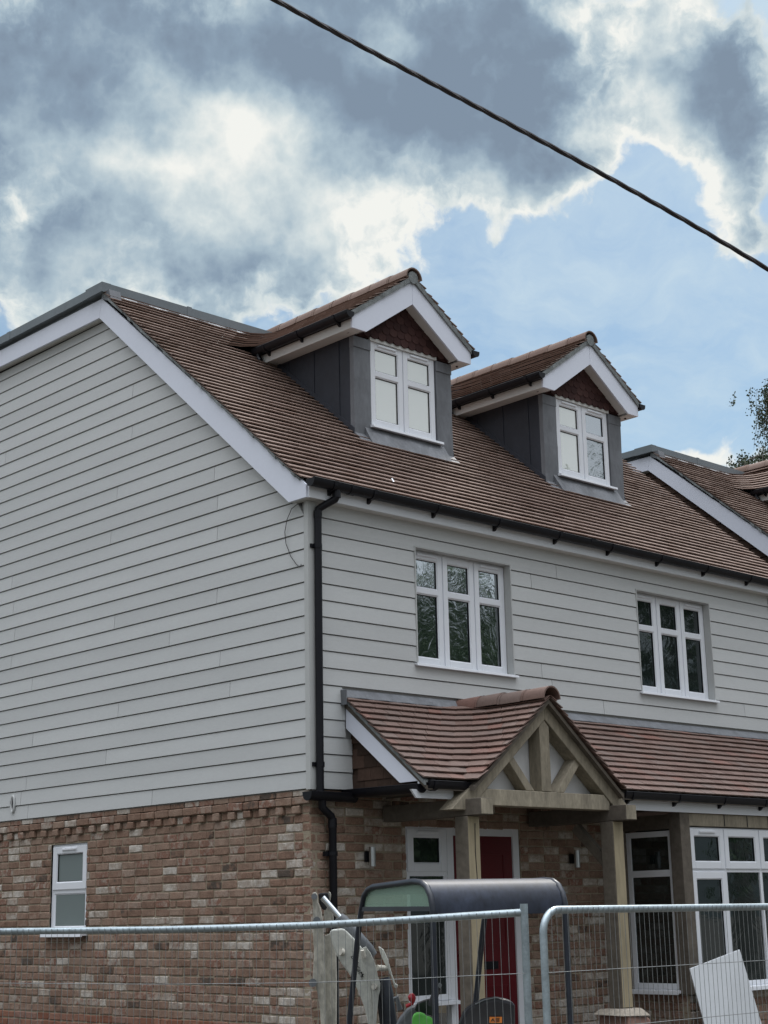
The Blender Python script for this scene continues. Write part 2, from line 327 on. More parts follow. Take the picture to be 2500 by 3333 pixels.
M['ground'] = material('gravelly_ground', (.07, .063, .052), .95, noise=[(.5, .25), (6, .3)], bump=(5, .6, .05))
M['letter'] = material('black_lettering', (.02, .02, .02), .5)

# ---------------------------------------------------------------- ground
g = MB()
nx = 40
def gz(x, y):
    t = min(1, max(0, (y+6.5)/4.0)); t = t*t*(3-2*t)
    return -.42 + .50*t
xs = [-260+13*i for i in range(41)]; ys = [-260, -150, -80, -40, -20, -12, -9, -7.5, -6.5, -5.5, -5, -4.5, -4, -3.5, -3, -2.5, -1.5, 0, 10, 40, 100, 200, 400]
for j, y in enumerate(ys):
    for i, x in enumerate(xs):
        g.v.append((x, y, gz(x, y)))
for j in range(len(ys)-1):
    for i in range(len(xs)-1):
        a = j*len(xs)+i; g.f.append((a, a+1, a+1+len(xs), a+len(xs))); g.r.append(.5)
tag(g.build('ground', M['ground'], smooth=True), kind='structure')

# ================================================================= HOUSE
A0, SL = 5.395, .857                 # main tiled slope z = A0 + SL*y
YC, ZC = 3.159, 8.216                # crown edge
YB = 6.0                             # crown runs back to here, rear slope mirrors
XR = 7.85
ZB = 2.65                            # bottom of cladding
house = tag(empty('terraced_house'), 'grey weatherboarded brick house with two gabled dormers and oak porch, filling the picture', 'house')

def rects_minus(u0, u1, z0, z1, holes):
    zs = sorted({z0, z1, *[min(max(h[2], z0), z1) for h in holes], *[min(max(h[3], z0), z1) for h in holes]})
    out = []
    for a, b in zip(zs, zs[1:]):
        if b-a < 1e-4: continue
        mid = (a+b)/2; cuts = sorted([(max(h[0], u0), min(h[1], u1)) for h in holes if h[2] < mid < h[3] and h[1] > u0 and h[0] < u1])
        u = u0
        for c0, c1 in cuts:
            if c0 > u+1e-4: out.append((u, c0, a, b))
            u = max(u, c1)
        if u < u1-1e-4: out.append((u, u1, a, b))
    return out

# --- cladding.  F maps (u, outward n, z) to world
def FF(u, n, z): return (u, -n, z)          # front wall, u = x
def FG(u, n, z): return (-n, u, z)          # gable wall, u = y
def boards(mb, F, u0, u1, z0, z1, holes, joints=(), clip=None):
    z = z0
    while z < z1-1e-3:
        zt = min(z+.15, z1)
        for (a, b, c, d) in rects_minus(u0, u1, z, zt, holes):
            segs = [a]
            for ju, jk in joints:
                if jk == round((z-ZB)/.15) and a < ju < b: segs += [ju]
            segs = sorted(segs)+[b]
            for s0, s1 in zip(segs, segs[1:]):
                if s0 != a: s0 += .003
                if s1 != b: s1 -= .003
                g0 = .0105 if abs(c-z) < 1e-4 else 0
                nb, ntp = .016, .008
                lo = nb + (ntp-nb)*(c+g0-z)/.15; hi = nb+(ntp-nb)*(d-z)/.15
                L0, L1 = (s0, s1), (s0, s1)
                if clip:                     # sloping upper end handled by caller
                    pass
                v = [F(s0, -.024, c+g0), F(s1, -.024, c+g0), F(s1, lo, c+g0), F(s0, lo, c+g0),
                     F(s0, -.024, d), F(s1, -.024, d), F(s1, hi, d), F(s0, hi, d)]
                mb.hexa(v)
        z += .15
WIN1 = (1.302, 2.640, 3.845, 4.961); WIN2 = (4.651, 5.993, 3.845, 4.963)
fc = MB()
J = [(3.35, 15), (2.95, 14), (3.05, 8), (3.2, 7), (6.55, 7), (4.0, 6)]
boards(fc, FF, .07, 7.2, ZB+.90, 5.2, [WIN1, WIN2], J)
boards(fc, FF, .07, .372, ZB+.75, ZB+.90, [])
boards(fc, FF, .07, .40, ZB+.45, ZB+.75, [])
boards(fc, FF, .07, .475, ZB, ZB+.45, [])
for r_ in rects_minus(.0, XR-.15, ZB, 5.2, [WIN1, WIN2]):
    fc.box((r_[0]+.02, .021, r_[2]), (r_[1], .10, r_[3]))
boards(fc, FF, 7.26, XR-.15, ZB+.90, 5.2, [])
fc.build('front_cladding', M['clad'], house)
# gable boards: trim each board to the underside of the verge
def ytop(z): return .138 + (z-5.186)/.8565 - .02
gc = MB(); z = ZB; k = 0
random.seed(3)
gj = {}
for kk in range(0, 38):
    base = {0: [2.3, 4.55], 1: [4.7], 2: [4.6], 5: [4.5], 9: [4.55], 10: [2.05], 13: [4.95], 15: [5.0], 17: [5.05], 12: [1.3, 3.0], 16: [1.3], 18: [1.3, 3.1], 21: [3.0], 25: [2.75], 27: [5.3], 28: [2.75], 20: [1.35], 8: [1.25], 6: [2.9, 1.1], 3: [3.1], 11: [5.0]}
    gj[kk] = base.get(kk, [])
while z < 7.86:
    d = min(z+.15, 7.862)
    ya = .037 if z < 5.15 else max(.037, ytop(z+.02)); yb = ya if d < 5.15 else max(.037, ytop(d))
    yEa = 9.16-ya; yEb = 9.16-yb
    cuts = [None]+sorted(gj.get(k, []))+[None]
    for c0, c1 in zip(cuts, cuts[1:]):
        s0a = ya if c0 is None else c0+.003; s0b = yb if c0 is None else c0+.003
        s1a = yEa if c1 is None else c1-.003; s1b = yEb if c1 is None else c1-.003
        zz = z+.0105
        gc.hexa([FG(s0a, -.024, zz), FG(s1a, -.024, zz), FG(s1a, .016, zz), FG(s0a, .016, zz),
                 FG(s0b, -.024, d), FG(s1b, -.024, d), FG(s1b, .008, d), FG(s0b, .008, d)])
    z += .15; k += 1
gc.prism([(.022, 0.04, ZB), (.022, 9.13, ZB), (.022, 9.13, 5.1), (.022, 5.93, 7.86), (.022, 3.23, 7.86), (.022, .04, 5.1)], (.10, 0, 0))
gc.build('gable_cladding', M['clad'], house)
ct = MB()
ct.box((-.020, -.022, ZB), (-.002, .034, 5.186)); ct.box((-.002, -.022, ZB), (.068, 0.0, 5.186))
ct2 = MB(); ct2.box((7.203, -.022, ZB+.9), (7.257, 0, 5.186)); ct2.build('joint_trim', M['trim'], house)
ct.build('corner_trim', M['trim'], house)

# --- brickwork
def bricks(mb, mo, F, u0, u1, z0, z1, holes, off=0, special=None, pale=.04):
    H = .075
    for (a, b, c, d) in rects_minus(u0, u1, z0, z1, holes):
        mo.hexa([F(a, -.10, c), F(b, -.10, c), F(b, -.009, c), F(a, -.009, c), F(a, -.10, d), F(b, -.10, d), F(b, -.009, d), F(a, -.009, d)])
    n = 0; z = z1
    while z > z0+.03:
        zt = z-.005; zb = z-H+.005
        s = 'plain' if not special else special(n)
        Lb = .225 if s != 'dent' else .1125
        u = u0 - (n % 2)*.1125 - off; i = 0
        while u < u1:
            if s == 'plain' and R() < .10: wl = .1125
            else: wl = Lb
            a, b = u+.0055, u+wl-.0055
            proj = 0
            if s == 'dent': proj = .0 if i % 2 else .028
            if s == 'out': proj = .028
            u += wl; i += 1
            a = max(a, u0); b = min(b, u1)
            if b-a < .02: continue
            ok = [(a, b)]
            for h in holes:
                if h[2] < (zt+zb)/2 < h[3]:
                    nn = []
                    for (p, q) in ok:
                        if h[1] <= p or h[0] >= q: nn.append((p, q)); continue
                        if h[0]-p > .03: nn.append((p, h[0]-.002))
                        if q-h[1] > .03: nn.append((h[1]+.002, q))
                    ok = nn
            for (p, q) in ok:
                j = lambda s_=.004: random.uniform(-s_, s_)
                dp = proj+random.uniform(-.002, .003); bz0 = zb+j(.002); bz1 = zt+j(.002)
                base = [F(p+j(), -.02, bz0+j()), F(q+j(), -.02, bz0+j()), F(q+j(), -.02, bz1+j()), F(p+j(), -.02, bz1+j())]
                c_ = .006
                ring = [(p+j(), bz0+c_), (p+c_+.003, bz0+j()), ((p+q)/2, bz0+j(.003)), (q-c_-.003, bz0+j()), (q+j(), bz0+c_), (q+j(), bz1-c_), (q-c_-.003, bz1+j()), ((p+q)/2, bz1+j(.003)), (p+c_+.003, bz1+j()), (p+j(), bz1-c_)]
                mid_ = [F(x, dp-.006, y) for x, y in ring]; back = [F(x, -.02, y) for x, y in ring]
                cx, cz = (p+q)/2, (bz0+bz1)/2
                inn = [F(x+(cx-x)*.11, dp+j(.0015), y+(cz-y)*.2) for x, y in ring]
                v = back+mid_+inn; f = []
                for t in range(10):
                    t2 = (t+1) % 10
                    f += [(t, t2, 10+t2, 10+t), (10+t, 10+t2, 20+t2, 20+t)]
                f.append(tuple(range(20, 30)))
                mb.add(v, f, random.uniform(.9, 1) if R() < pale else R())
        z -= H; n += 1
BW = MB(); BM = MB()
SW = (3.442, 4.115, 1.492, 2.368)
def FGb(u, n, z): return (-n+.012, u, z)
def FFb(u, n, z): return (u, -n+.012, z)
def sp(n): return {0: 'out', 1: 'dent'}.get(n, 'plain')
bricks(BW, BM, FGb, .014, 6.6, .726, 2.601, [SW], special=sp)
BP = MB(); bricks(BP, BM, FGb, .014, 6.6, .05, .726, []); BP.build('brick_plinth', M['brick_red'], house)
for i in range(30): BW.box(FGb(.014+i*.2225, -.02, 2.606), FGb(.014+i*.2225+.2125, .016, 2.648))
for r_ in rects_minus(.09, 9.1, -.3, 2.645, [SW]): BM.box((.026, r_[0], r_[2]), (.12, r_[1], r_[3]))
SL1 = (1.130, 2.650, .10, 2.375)
bricks(BW, BM, FFb, .014, 3.97, -.1, 2.66, [SL1], off=.06, pale=.20)
BW.build('brick_wall', M['brick'], house); BM.build('mortar_joints', M['mortar'], house)

# --- roof: tile courses follow level lines, sweeping round into the dormers
def poly_samples(nodes, fil, nseg=10):
    pts = [Vector((p[0], p[1])) for p in nodes]; out = []
    P = pts[0]
    for i in range(1, len(pts)):
        B = pts[i]
        if i < len(pts)-1:
            C_ = pts[i+1]; r = fil[i]
            d1 = (B-P).length; d2 = (C_-B).length
            r = min(r, d1*.48 if i > 1 else d1*.9, d2*.48 if i < len(pts)-2 else d2*.9)
            e = B + (P-B).normalized()*r if d1 > 1e-6 else B; s = B + (C_-B).normalized()*r if d2 > 1e-6 else B
            for t in range(nseg): out.append(P.lerp(e, t/nseg))
            for t in range(nseg):
                q = t/nseg; out.append(e*(1-q)**2 + B*2*q*(1-q) + s*q*q)
            P = s
        else:
            for t in range(nseg+1): out.append(P.lerp(B, t/nseg))
    return out
def tile_course(mb, bot, top, zb, zt, stag, lift, thick, width=.165, jit=.0013, cut0=True):
    """bot/top matching 2D samples; lay tiles along"""
    n = len(bot); cum = [0]
    for i in range(n-1): cum.append(cum[-1]+(bot[i+1]-bot[i]).length)
    Ltot = cum[-1]
    if Ltot < .05: return
    def ev(pl, s):
        s = min(max(s, 0), Ltot); lo = 0
        import bisect
        i = min(max(bisect.bisect_right(cum, s)-1, 0), n-2); d = cum[i+1]-cum[i]
        t = 0 if d < 1e-9 else (s-cum[i])/d
        return pl[i].lerp(pl[i+1], t)
    s = -stag*width; wv = random.uniform(0, 6)
    while s < Ltot-.004:
        a, b = max(s+.0024, 0), min(s+width-.0024, Ltot); s += width
        if b-a < .012: continue
        B0, B1, T0, T1 = ev(bot, a), ev(bot, b), ev(top, a), ev(top, b)
        b0 = Vector((*B0, zb)); b1 = Vector((*B1, zb)); t0 = Vector((*T0, zt)); t1 = Vector((*T1, zt))
        nn = (b1-b0).cross(t0-b0)
        if nn.length < 1e-9: continue
        nn.normalize()
        if nn.z < 0: nn = -nn
        dn = (b0-t0).normalized()
        l0 = lift+random.uniform(-jit, jit)+.002*math.sin(a*2.3+wv); l1 = lift+random.uniform(-jit, jit)+.002*math.sin(b*2.3+wv)
        sl = random.uniform(-.0015, .0015)
        b0 += dn*sl; b1 += dn*(sl+random.uniform(-.002, .002))
        tb = .002
        m0 = (b0+b1)/2; l2 = (l0+l1)/2+.002
        v = [b0+nn*(l0-thick), b1+nn*(l1-thick), t1+nn*(tb-.002), t0+nn*(tb-.002), b0+nn*l0, b1+nn*l1, t1+nn*tb, t0+nn*tb]
        mb.hexa(v)
    return
GZ = .0651
DORM = [2.345, 5.325]                 # dormer centre lines
DZR, DS, DYF = 8.272, .70, .945       # dormer ridge z, side slope, verge y
DE = .945                             # eave half width
ZE = DZR - DS*DE                      # dormer eave level
def main_nodes(z, half):
    y = (z-A0)/SL
    if z < ZE+.004: return None
    dx = (DZR-z)/DS
    segs = []
    a = [(-.135, y), (DORM[0]-dx, y), (DORM[0]-dx, DYF)]
    b = [(DORM[0]+dx, DYF), (DORM[0]+dx, y), (DORM[1]-dx, y), (DORM[1]-dx, DYF)]
    c = [(DORM[1]+dx, DYF), (DORM[1]+dx, y), (XR, y)]
    return a, b, c
rt = MB(); k = 0
z = A0-.045
while z < 8.12:
    zt = min(z+GZ*1.7, 8.14)
    st = .5*(k % 2)
    y0, y1 = (z-A0)/SL, (zt-A0)/SL
    if z < ZE:
        # straight runs, interrupted by dormer bodies above their aprons
        spans = [(-.135, XR)]
        if y0 > 1.14:
            spans = [(-.135, DORM[0]-.725), (DORM[0]+.725, DORM[1]-.725), (DORM[1]+.725, XR)]
        for a, b in spans:
            n = 8
            bot = [Vector((a+(b-a)*i/n, y0)) for i in range(n+1)]; top = [Vector((a+(b-a)*i/n, y1)) for i in range(n+1)]
            off = ((a+.135)/.165) % 1
            tile_course(rt, bot, top, z, zt, (st+off) % 1, .042, .014)
    else:
        fil = {1: .42, 2: .42}
        for nb, ntp in zip(main_nodes(z, 0), main_nodes(min(zt, DZR-.03), 0)):
            zt_ = min(zt, DZR-.03)
            tile_course(rt, poly_samples(nb, {i: .42 for i in range(9)}), poly_samples(ntp, {i: .42 for i in range(9)}), z, zt_, st, .042, .014)
    z += GZ; k += 1
# dormer upper courses above crown level
while z < DZR-.03:
    zt = min(z+GZ*1.6, DZR-.01); st = .5*(k % 2)
    for cx in DORM:
        for sgn in (-1, 1):
            dx0, dx1 = (DZR-z)/DS, (DZR-zt)/DS
            bot = [Vector((cx+sgn*dx0, DYF+(3.3-DYF)*i/6)) for i in range(7)]; top = [Vector((cx+sgn*dx1, DYF+(3.3-DYF)*i/6)) for i in range(7)]
            tile_course(rt, bot, top, z, zt, st, .042, .014)
    z += GZ; k += 1
roof = rt.build('roof_tiles', M['tile'], house)
# solid under the tiles, rear slope and crown
ub = MB()
def slab(x0, x1, pts, t=.05):
    pts = [Vector((0, a, b)) for a, b in pts]
    v = [Vector((x0, 0, 0))+q for q in pts]; ub.prism(v, (x1-x0, 0, 0))
zy = lambda y: A0+SL*y
slab(-.06, XR-.02, [(-.10, zy(-.10)-.012), (1.16, zy(1.16)-.012), (1.16, zy(1.16)-.12), (-.10, 5.2)])
for a, b in ((-.06, DORM[0]-.72), (DORM[0]+.72, DORM[1]-.72), (DORM[1]+.72, XR-.02)):
    slab(a, b, [(1.16, zy(1.16)-.012), (YC, zy(YC)-.012), (YC, zy(YC)-.12), (1.16, zy(1.16)-.12)])
slab(-.06, XR-.02, [(YC, 8.09), (YB, 8.09), (9.26, 5.30), (9.26, 5.15), (YB-.05, 7.95), (YC, 7.95)])
ub.build('roof_deck', M['black'], house)
# bargeboard of the gable
def barge_face(x0, x1, right=False):
    mb = MB()
    lo = lambda y: 5.186+(y-.138)*.8565
    hi = lambda y: zy(y)-.022
    yA = 3.224; zA = hi(yA)
    # front slope board, flat board and rear board butt at mitres
    mb.prism([(x0, -.10, 5.186), (x0, .138, 5.186), (x0, 3.273, 7.871), (x0, 3.224, 8.075), (x0, -.015, 5.378), (x0, -.10, 5.30)], (x1-x0, 0, 0), .3)
    mb.prism([(x0, 3.276, 7.871), (x0, 5.90, 7.885), (x0, 5.95, 8.085), (x0, 3.227, 8.075)], (x1-x0, 0, 0), .6)
    mb.prism([(x0, 5.903, 7.885), (x0, 9.03, 5.186), (x0, 9.27, 5.186), (x0, 9.27, 5.30), (x0, 5.953, 8.085)], (x1-x0, 0, 0), .4)
    return mb
barge_face(-.106, -.082).build('bargeboard', M['barge'], house)
sf = MB()
sf.prism([(-.082, .142, 5.192), (-.082, 3.28, 7.878), (-.082, 3.26, 7.90), (-.082, .12, 5.212)], (.082, 0, 0))
sf.prism([(-.082, 3.28, 7.878), (-.082, 5.90, 7.892), (-.082, 5.90, 7.92), (-.082, 3.26, 7.90)], (.082, 0, 0))
sf.box((-.082, -.099, 5.188), (0.0, .14, 5.21)); sf.box((0, -.099, 5.188), (XR-.02, -.004, 5.205))
sf.build('soffit', M['soffit'], house)
fa = MB(); fa.box((-.082, -.118, 5.186), (XR-.02, -.100, 5.352)); fa.build('fascia_board', M['white'], house)
# mortar / undercloak at the verge
vm = MB(); n = 60
for i in range(n):
    y0 = -.03+i*(3.18+.03)/n; y1 = y0+3.2/n+.003; jj = random.uniform(-.006, .006)
    vm.hexa([(-.128+jj, y0, zy(y0)-.024+jj), (-.07, y0, zy(y0)-.024), (-.07, y1, zy(y1)-.024), (-.128+jj, y1, zy(y1)-.024+jj),
             (-.133, y0, zy(y0)+.004), (-.07, y0, zy(y0)+.004), (-.07, y1, zy(y1)+.004), (-.133, y1, zy(y1)+.004)])
vm.build('verge_mortar', M['grey_mortar'], house)
# crown edge trim
cr = MB()
cr.box((-.155, 3.45, 8.128), (-.075, YB+.05, 8.222)); cr.box((-.175, 3.13, 8.118), (-.06, 3.449, 8.226))
def crown_front(a, b):
    cr.prism([(a, 3.13, 8.120), (a, 3.13, 8.222), (a, 3.20, 8.228), (a, 3.20, 8.120)], (b-a, 0, 0))
crown_front(-.06, DORM[0]-.14); crown_front(DORM[0]+.14, DORM[1]-.14); crown_front(DORM[1]+.14, XR)
cr.box((-.06, 3.2, 8.10), (XR, YB+.04, 8.20))
for yj in (5.06,): cr.box((-.158, yj, 8.124), (-.07, yj+.07, 8.226))
for xj in (.95, 3.7, 6.6): cr.box((xj, 3.126, 8.116), (xj+.06, 3.2, 8.231))
cr.build('crown_edge', M['edge_trim'], house)
for a, b in ((.02, 1.95), (2.75, 4.95), (5.70, XR)):
    sv = MB(); n = 24
    for i in range(n):
        x0 = a+(b-a)*i/n; x1 = a+(b-a)*(i+1)/n; w = .03+.012*math.sin(i*1.3)
        sv.hexa([(x0, 3.135-w, zy(3.135-w)+.034), (x1, 3.135-w, zy(3.135-w)+.034), (x1, 3.15, zy(3.15)+.034), (x0, 3.15, zy(3.15)+.034),
                 (x0, 3.135-w, zy(3.135-w)+.038), (x1, 3.135-w, zy(3.135-w)+.038), (x1, 3.15, zy(3.15)+.048), (x0, 3.15, zy(3.15)+.048)])
    sv.build('silver_flashing', M['silver'], house)
ap = MB(); ap.prism([(-.128, 3.02, zy(3.02)+.0), (-.128, 3.06, 8.128), (-.128, 3.2, 8.128), (-.128, 3.2, 8.06), (-.128, 3.1, zy(3.1)-.04)], (.14, 0, 0)); ap.build('apex_saddle', M['lead_light'], house)

# --- gutters
def gutter(mb, p0, p1, out, r=.056, fall=0):
    """half round channel from p0 to p1 (top-inner edge line), out = outward dir (2d)"""
    p0, p1 = Vector(p0), Vector(p1); o = Vector((out[0], out[1], 0)); n = 12
    def prof(c, rr): return [c + o*(r - rr*math.cos(math.pi*i/n)) - Vector((0, 0, rr*math.sin(math.pi*i/n)**.8*1.28)) for i in range(n+1)]
    a, b, ai, bi = prof(p0, r), prof(p1, r), prof(p0, r-.004), prof(p1, r-.004)
    v = a+b+ai+bi; N_ = n+1; f = []
    for i in range(n):
        f += [(i, i+1, N_+i+1, N_+i), (2*N_+i, 3*N_+i, 3*N_+i+1, 2*N_+i+1)]
    f += [(0, N_, 3*N_, 2*N_), (n, 2*N_+n, 3*N_+n, N_+n)]
    mb.add(v, f)
    for q in (p0, p1):                    # stop ends
        pr = prof(q, r+.002); t = (p1-p0).normalized()*.004
        if q == p0: t = -t
        mb.prism(pr, t)
    t = (p1-p0).normalized()              # rolled front bead
    mb.tube([p0+o*(2*r-.002), p1+o*(2*r-.002)], .005, 6)
def bracket(p, out, r=.056):
    mb = MB(); o = Vector((out[0], out[1], 0)); p = Vector(p); s = Vector((-out[1], out[0], 0))*.018; n = 8
    outer = [p + o*(r-(r+.008)*math.cos(math.pi*i/n)) - Vector((0, 0, (r+.007)*math.sin(math.pi*i/n)**.8*1.28)) for i in range(n+1)]
    inner = [p + o*(r-(r+.001)*math.cos(math.pi*i/n)) - Vector((0, 0, (r+.001)*math.sin(math.pi*i/n)**.8*1.28)) for i in range(n+1)]
    mb.prism([q-s for q in outer]+[q-s for q in inner[::-1]], s*2)
    tri = [p-o*.0+Vector((0, 0, -.01)), p+o*.05-Vector((0, 0, r*1.28+.004)), p+o*.018-Vector((0, 0, r*1.28+.034)), p-Vector((0, 0, r*1.28+.038))]
    mb.prism([q-s*.7 for q in tri], s*1.4)
    return mb
gm = MB(); gutter(gm, (-.115, -.118, 5.342), (XR, -.118, 5.325), (0, -1))
gut = gm.build('gutter', M['black'], house, smooth=True)
for xb in (.14, .62, 1.45, 2.3, 3.2, 4.05, 4.9, 5.75, 6.6, 7.4):
    bracket((xb, -.118, 5.342-.002*xb), (0, -1)).build('gutter_bracket', M['black'], gut)
for xu in (.33, 3.68): 
    b = MB(); 
    b.prism([(xu, -.116, 5.345)]+[(xu, -.118-.056+.061*math.cos(math.pi*i/10), 5.342-.061*1.28*math.sin(math.pi*i/10)**.8) for i in range(11)], (.07, 0, 0))
    b.build('gutter_union', M['black'], gut)

# --- corner downpipe
dp = MB(); dp.tube([(.19, -.174, 5.28), (.19, -.174, 5.222), (.185, -.165, 5.20), (.10, -.085, 5.135), (.073, -.058, 5.11), (.07, -.055, 5.07), (.062, -.055, 2.62)], .034, 14)
for zc in (5.24, 5.075): dp.tube([(.19, -.174, zc+.03), (.19, -.174, zc-.03)] if zc > 5.2 else [(.07, -.055, zc+.02), (.07, -.055, zc-.045)], .038, 14)
pipe = dp.build('downpipe', M['black'], house, smooth=True)
for zc in (4.775, 2.86):
    c = MB(); c.tube([(.067, -.055, zc-.02), (.067, -.055, zc+.02)], .0375, 14); c.box((.0, -.035, zc-.018), (.135, -.022, zc+.018)); c.build('pipe_clip', M['black'], pipe)
lg = MB(); gutter(lg, (-.09, -.006, 2.625), (.44, -.006, 2.62), (0, -1), .058)
lg.build('gutter', M['black'], house, smooth=True); lg = MB(); gutter(lg, (.47, 0.0, 2.655), (.47, -.93, 2.645), (-1, 0), .056); lg.build('gutter', M['black'], house, smooth=True)

lp = MB(); lp.tube([(.075, -.06, 2.60), (.08, -.06, 2.50), (.12, -.058, 2.465), (.18, -.055, 2.43), (.20, -.052, 2.39), (.20, -.052, -.1)], .034, 14)
lp.tube([(.20, -.052, 2.41), (.20, -.052, 2.33)], .038, 14)
pipe2 = lp.build('downpipe', M['black'], house, smooth=True)
c = MB(); c.tube([(.20, -.052, 2.10), (.20, -.052, 2.13)], .0375, 12); c.box((.13, -.035, 2.095), (.27, -.002, 2.135)); c.build('pipe_clip', M['black'], pipe2)

# --- windows.  built in a frame: local x right, local -y outward
def frame_ring(mb, x0, x1, z0, z1, w, y0, y1, wb=None, wt=None):
    wb = wb or w; wt = wt or w
    mb.box((x0, y0, z0), (x0+w, y1, z1)); mb.box((x1-w, y0, z0), (x1, y1, z1))
    mb.box((x0+w, y0, z0), (x1-w, y1, z0+wb)); mb.box((x0+w, y0, z1-wt), (x1-w, y1, z1))
def bead(mb, x0, x1, z0, z1, w, y0, y1):   # chamfered glazing bead
    for a, b, c_, d in (((x0, z0), (x1, z0), (x1-w, z0+w), (x0+w, z0+w)), ((x1, z0), (x1, z1), (x1-w, z1-w), (x1-w, z0+w)),
                        ((x1, z1), (x0, z1), (x0+w, z1-w), (x1-w, z1-w)), ((x0, z1), (x0, z0), (x0+w, z0+w), (x0+w, z1-w))):
        mb.add([(a[0], y0, a[1]), (b[0], y0, b[1]), (c_[0], y1, c_[1]), (d[0], y1, d[1])], [(0, 1, 2, 3)])
def sash(parent, x0, x1, z0, z1, w, gm_, yf=0.0, bar=None, vent=False, seam=True):
    """opening light: outer ring proud of frame, optional horizontal bar at height fraction from top"""
    mb = MB(); y0, y1 = yf-.018, yf+.05
    frame_ring(mb, x0+.004, x1-.004, z0+.004, z1-.004, w, y0, y1)
    gx0, gx1, gz0, gz1 = x0+w, x1-w, z0+w, z1-w
    panes = [(gx0, gx1, gz0, gz1)]
    if bar:
        zb0 = gz1-bar-.052; zb1 = gz1-bar
        mb.box((gx0, y0, zb0), (gx1, y1, zb1)); panes = [(gx0, gx1, gz0, zb0), (gx0, gx1, zb1, gz1)]
    for p in panes: bead(mb, *p, .012, y0+.001, y0+.012)
    s = mb.build('sash', M['white'], parent, bevel=.004)
    gk = MB()
    for p in panes:
        x_0, x_1, z_0, z_1 = p[0]+.011, p[1]-.011, p[2]+.011, p[3]-.011
        frame_ring(gk, x_0, x_1, z_0, z_1, .005, yf-.004, yf+.0055)
    for i_, p in enumerate(panes):
        pn = MB(); pn.box((p[0]-.003, yf+.006, p[2]-.003), (p[1]+.003, yf+.012, p[3]+.003)); pn.build('pane', gm_[i_] if isinstance(gm_, tuple) else gm_, parent)
    gk.build('gasket', M['black'], parent)
    if vent:
        v = MB(); cx = (x0+x1)/2; v.box((cx-.13, y0-.016, z1-w*.62), (cx+.13, y0, z1-w*.62+.02)); v.box((cx-.135, y0-.006, z1-w*.62-.006), (cx+.135, y0+.002, z1-w*.62+.026))
        v.build('trickle_vent', M['white'], parent, bevel=.003)
    return s
def sill(parent, x0, x1, z, dep=.12, over=.04, h=.028):
    mb = MB(); mb.prism([(x0-over, .03, z), (x0-over, -dep, z-.008), (x0-over, -dep-.004, z-h-.004), (x0-over, -dep+.018, z-h-.004), (x0-over, -dep+.02, z-h+.006), (x0-over, .03, z-h+.008)], (x1-x0+2*over, 0, 0))
    return mb.build('sill', M['white'], parent, bevel=.002)
def reveal(parent, x0, x1, z0, z1, depth, mat, t=.012):
    mb = MB(); mb.box((x0, 0-.016, z0), (x0+t, depth, z1)); mb.box((x1-t, -.016, z0), (x1, depth, z1)); mb.box((x0+t, -.016, z1-t), (x1-t, depth, z1)); mb.build('reveal', mat, parent)

def front_window(x0, x1, z0, z1, gm_list, rec=.085):
    fr = MB(); a, b, c, d = x0+.012, x1-.012, z0+.01, z1-.012
    frame_ring(fr, 0, b-a, 0, d-c, .028, -.004, .06)
    w3 = (b-a)/3
    for i in (1, 2): fr.box((i*w3-.012, -.004, .028), (i*w3+.012, .06, d-c-.028))
    win = fr.build('window', M['white'], house, bevel=.003); win.location = (a, rec, c)
    for i in range(3):
        sash(win, i*w3+.003, (i+1)*w3-.003, .012, d-c-.012, .062, gm_list[i], bar=.285, vent=(i != 1))
    sill(win, 0, b-a, .004, dep=rec+.045, over=.045)
    reveal(win, -.012, b-a+.012, -.01, d-c+.012, .1-rec+.0, M['trim'])
    return win
def big_reveal(x0, x1, z0, z1):
    mb = MB(); t = .012
    mb.box((x0-.002, -.020, z0), (x0+t, .12, z1)); mb.box((x1-t, -.020, z0), (x1+.002, .12, z1)); mb.box((x0+t, -.020, z1-t), (x1-t, .12, z1+.002)); mb.box((x0+t, 0, z0-.01), (x1-t, .12, z0+.004))
    mb.build('window_reveal', M['trim'], house)
    bk = MB(); bk.box((x0, .16, z0), (x1, .18, z1)); bk.build('dark_room', M['black'], house)
def front_window2(x0, x1, z0, z1, gl):
    big_reveal(x0, x1, z0, z1)
    fr = MB(); a, b, c, d = x0+.012, x1-.012, z0+.004, z1-.012
    frame_ring(fr, 0, b-a, 0, d-c, .028, -.004, .06); w3 = (b-a)/3
    for i in (1, 2): fr.box((i*w3-.012, -.004, .028), (i*w3+.012, .06, d-c-.028))
    win = fr.build('window', M['white'], house, bevel=.003); win.location = (a, .082, c)
    for i in range(3): sash(win, i*w3+.003, (i+1)*w3-.003, .012, d-c-.012, .062, gl[i], bar=.285, vent=(i != 1))
    sill(win, 0, b-a, .004, dep=.13, over=.04)
    return win
front_window2(*WIN1, [(M['glass_film'], M['glass_top'])]*3)
front_window2(*WIN2, [M['glass_dark']]*3)
# gable window (faces -x): local x runs towards -y
fr = MB(); ww = SW[1]-SW[0]; hh = SW[3]-SW[2]
frame_ring(fr, 0, ww, 0, hh, .055, -.004, .06); fr.box((.055, -.004, .385), (ww-.055, .06, .44))
gwn = fr.build('window', M['white'], house, bevel=.003); gwn.location = (.045, SW[1], SW[2]); gwn.rotation_euler = (0, 0, -math.pi/2)
sash(gwn, .02, ww-.02, .42, hh-.02, .07, M['glass_frost'], vent=True)
p = MB(); p.box((.05, .006, .05), (ww-.05, .012, .39)); p.build('pane', M['glass_frost'], gwn)
p = MB(); bead(p, .055, ww-.055, .055, .385, .014, -.003, .008); p.build('bead', M['white'], gwn)
sill(gwn, 0, ww, .0, dep=.105, over=.035, h=.035)

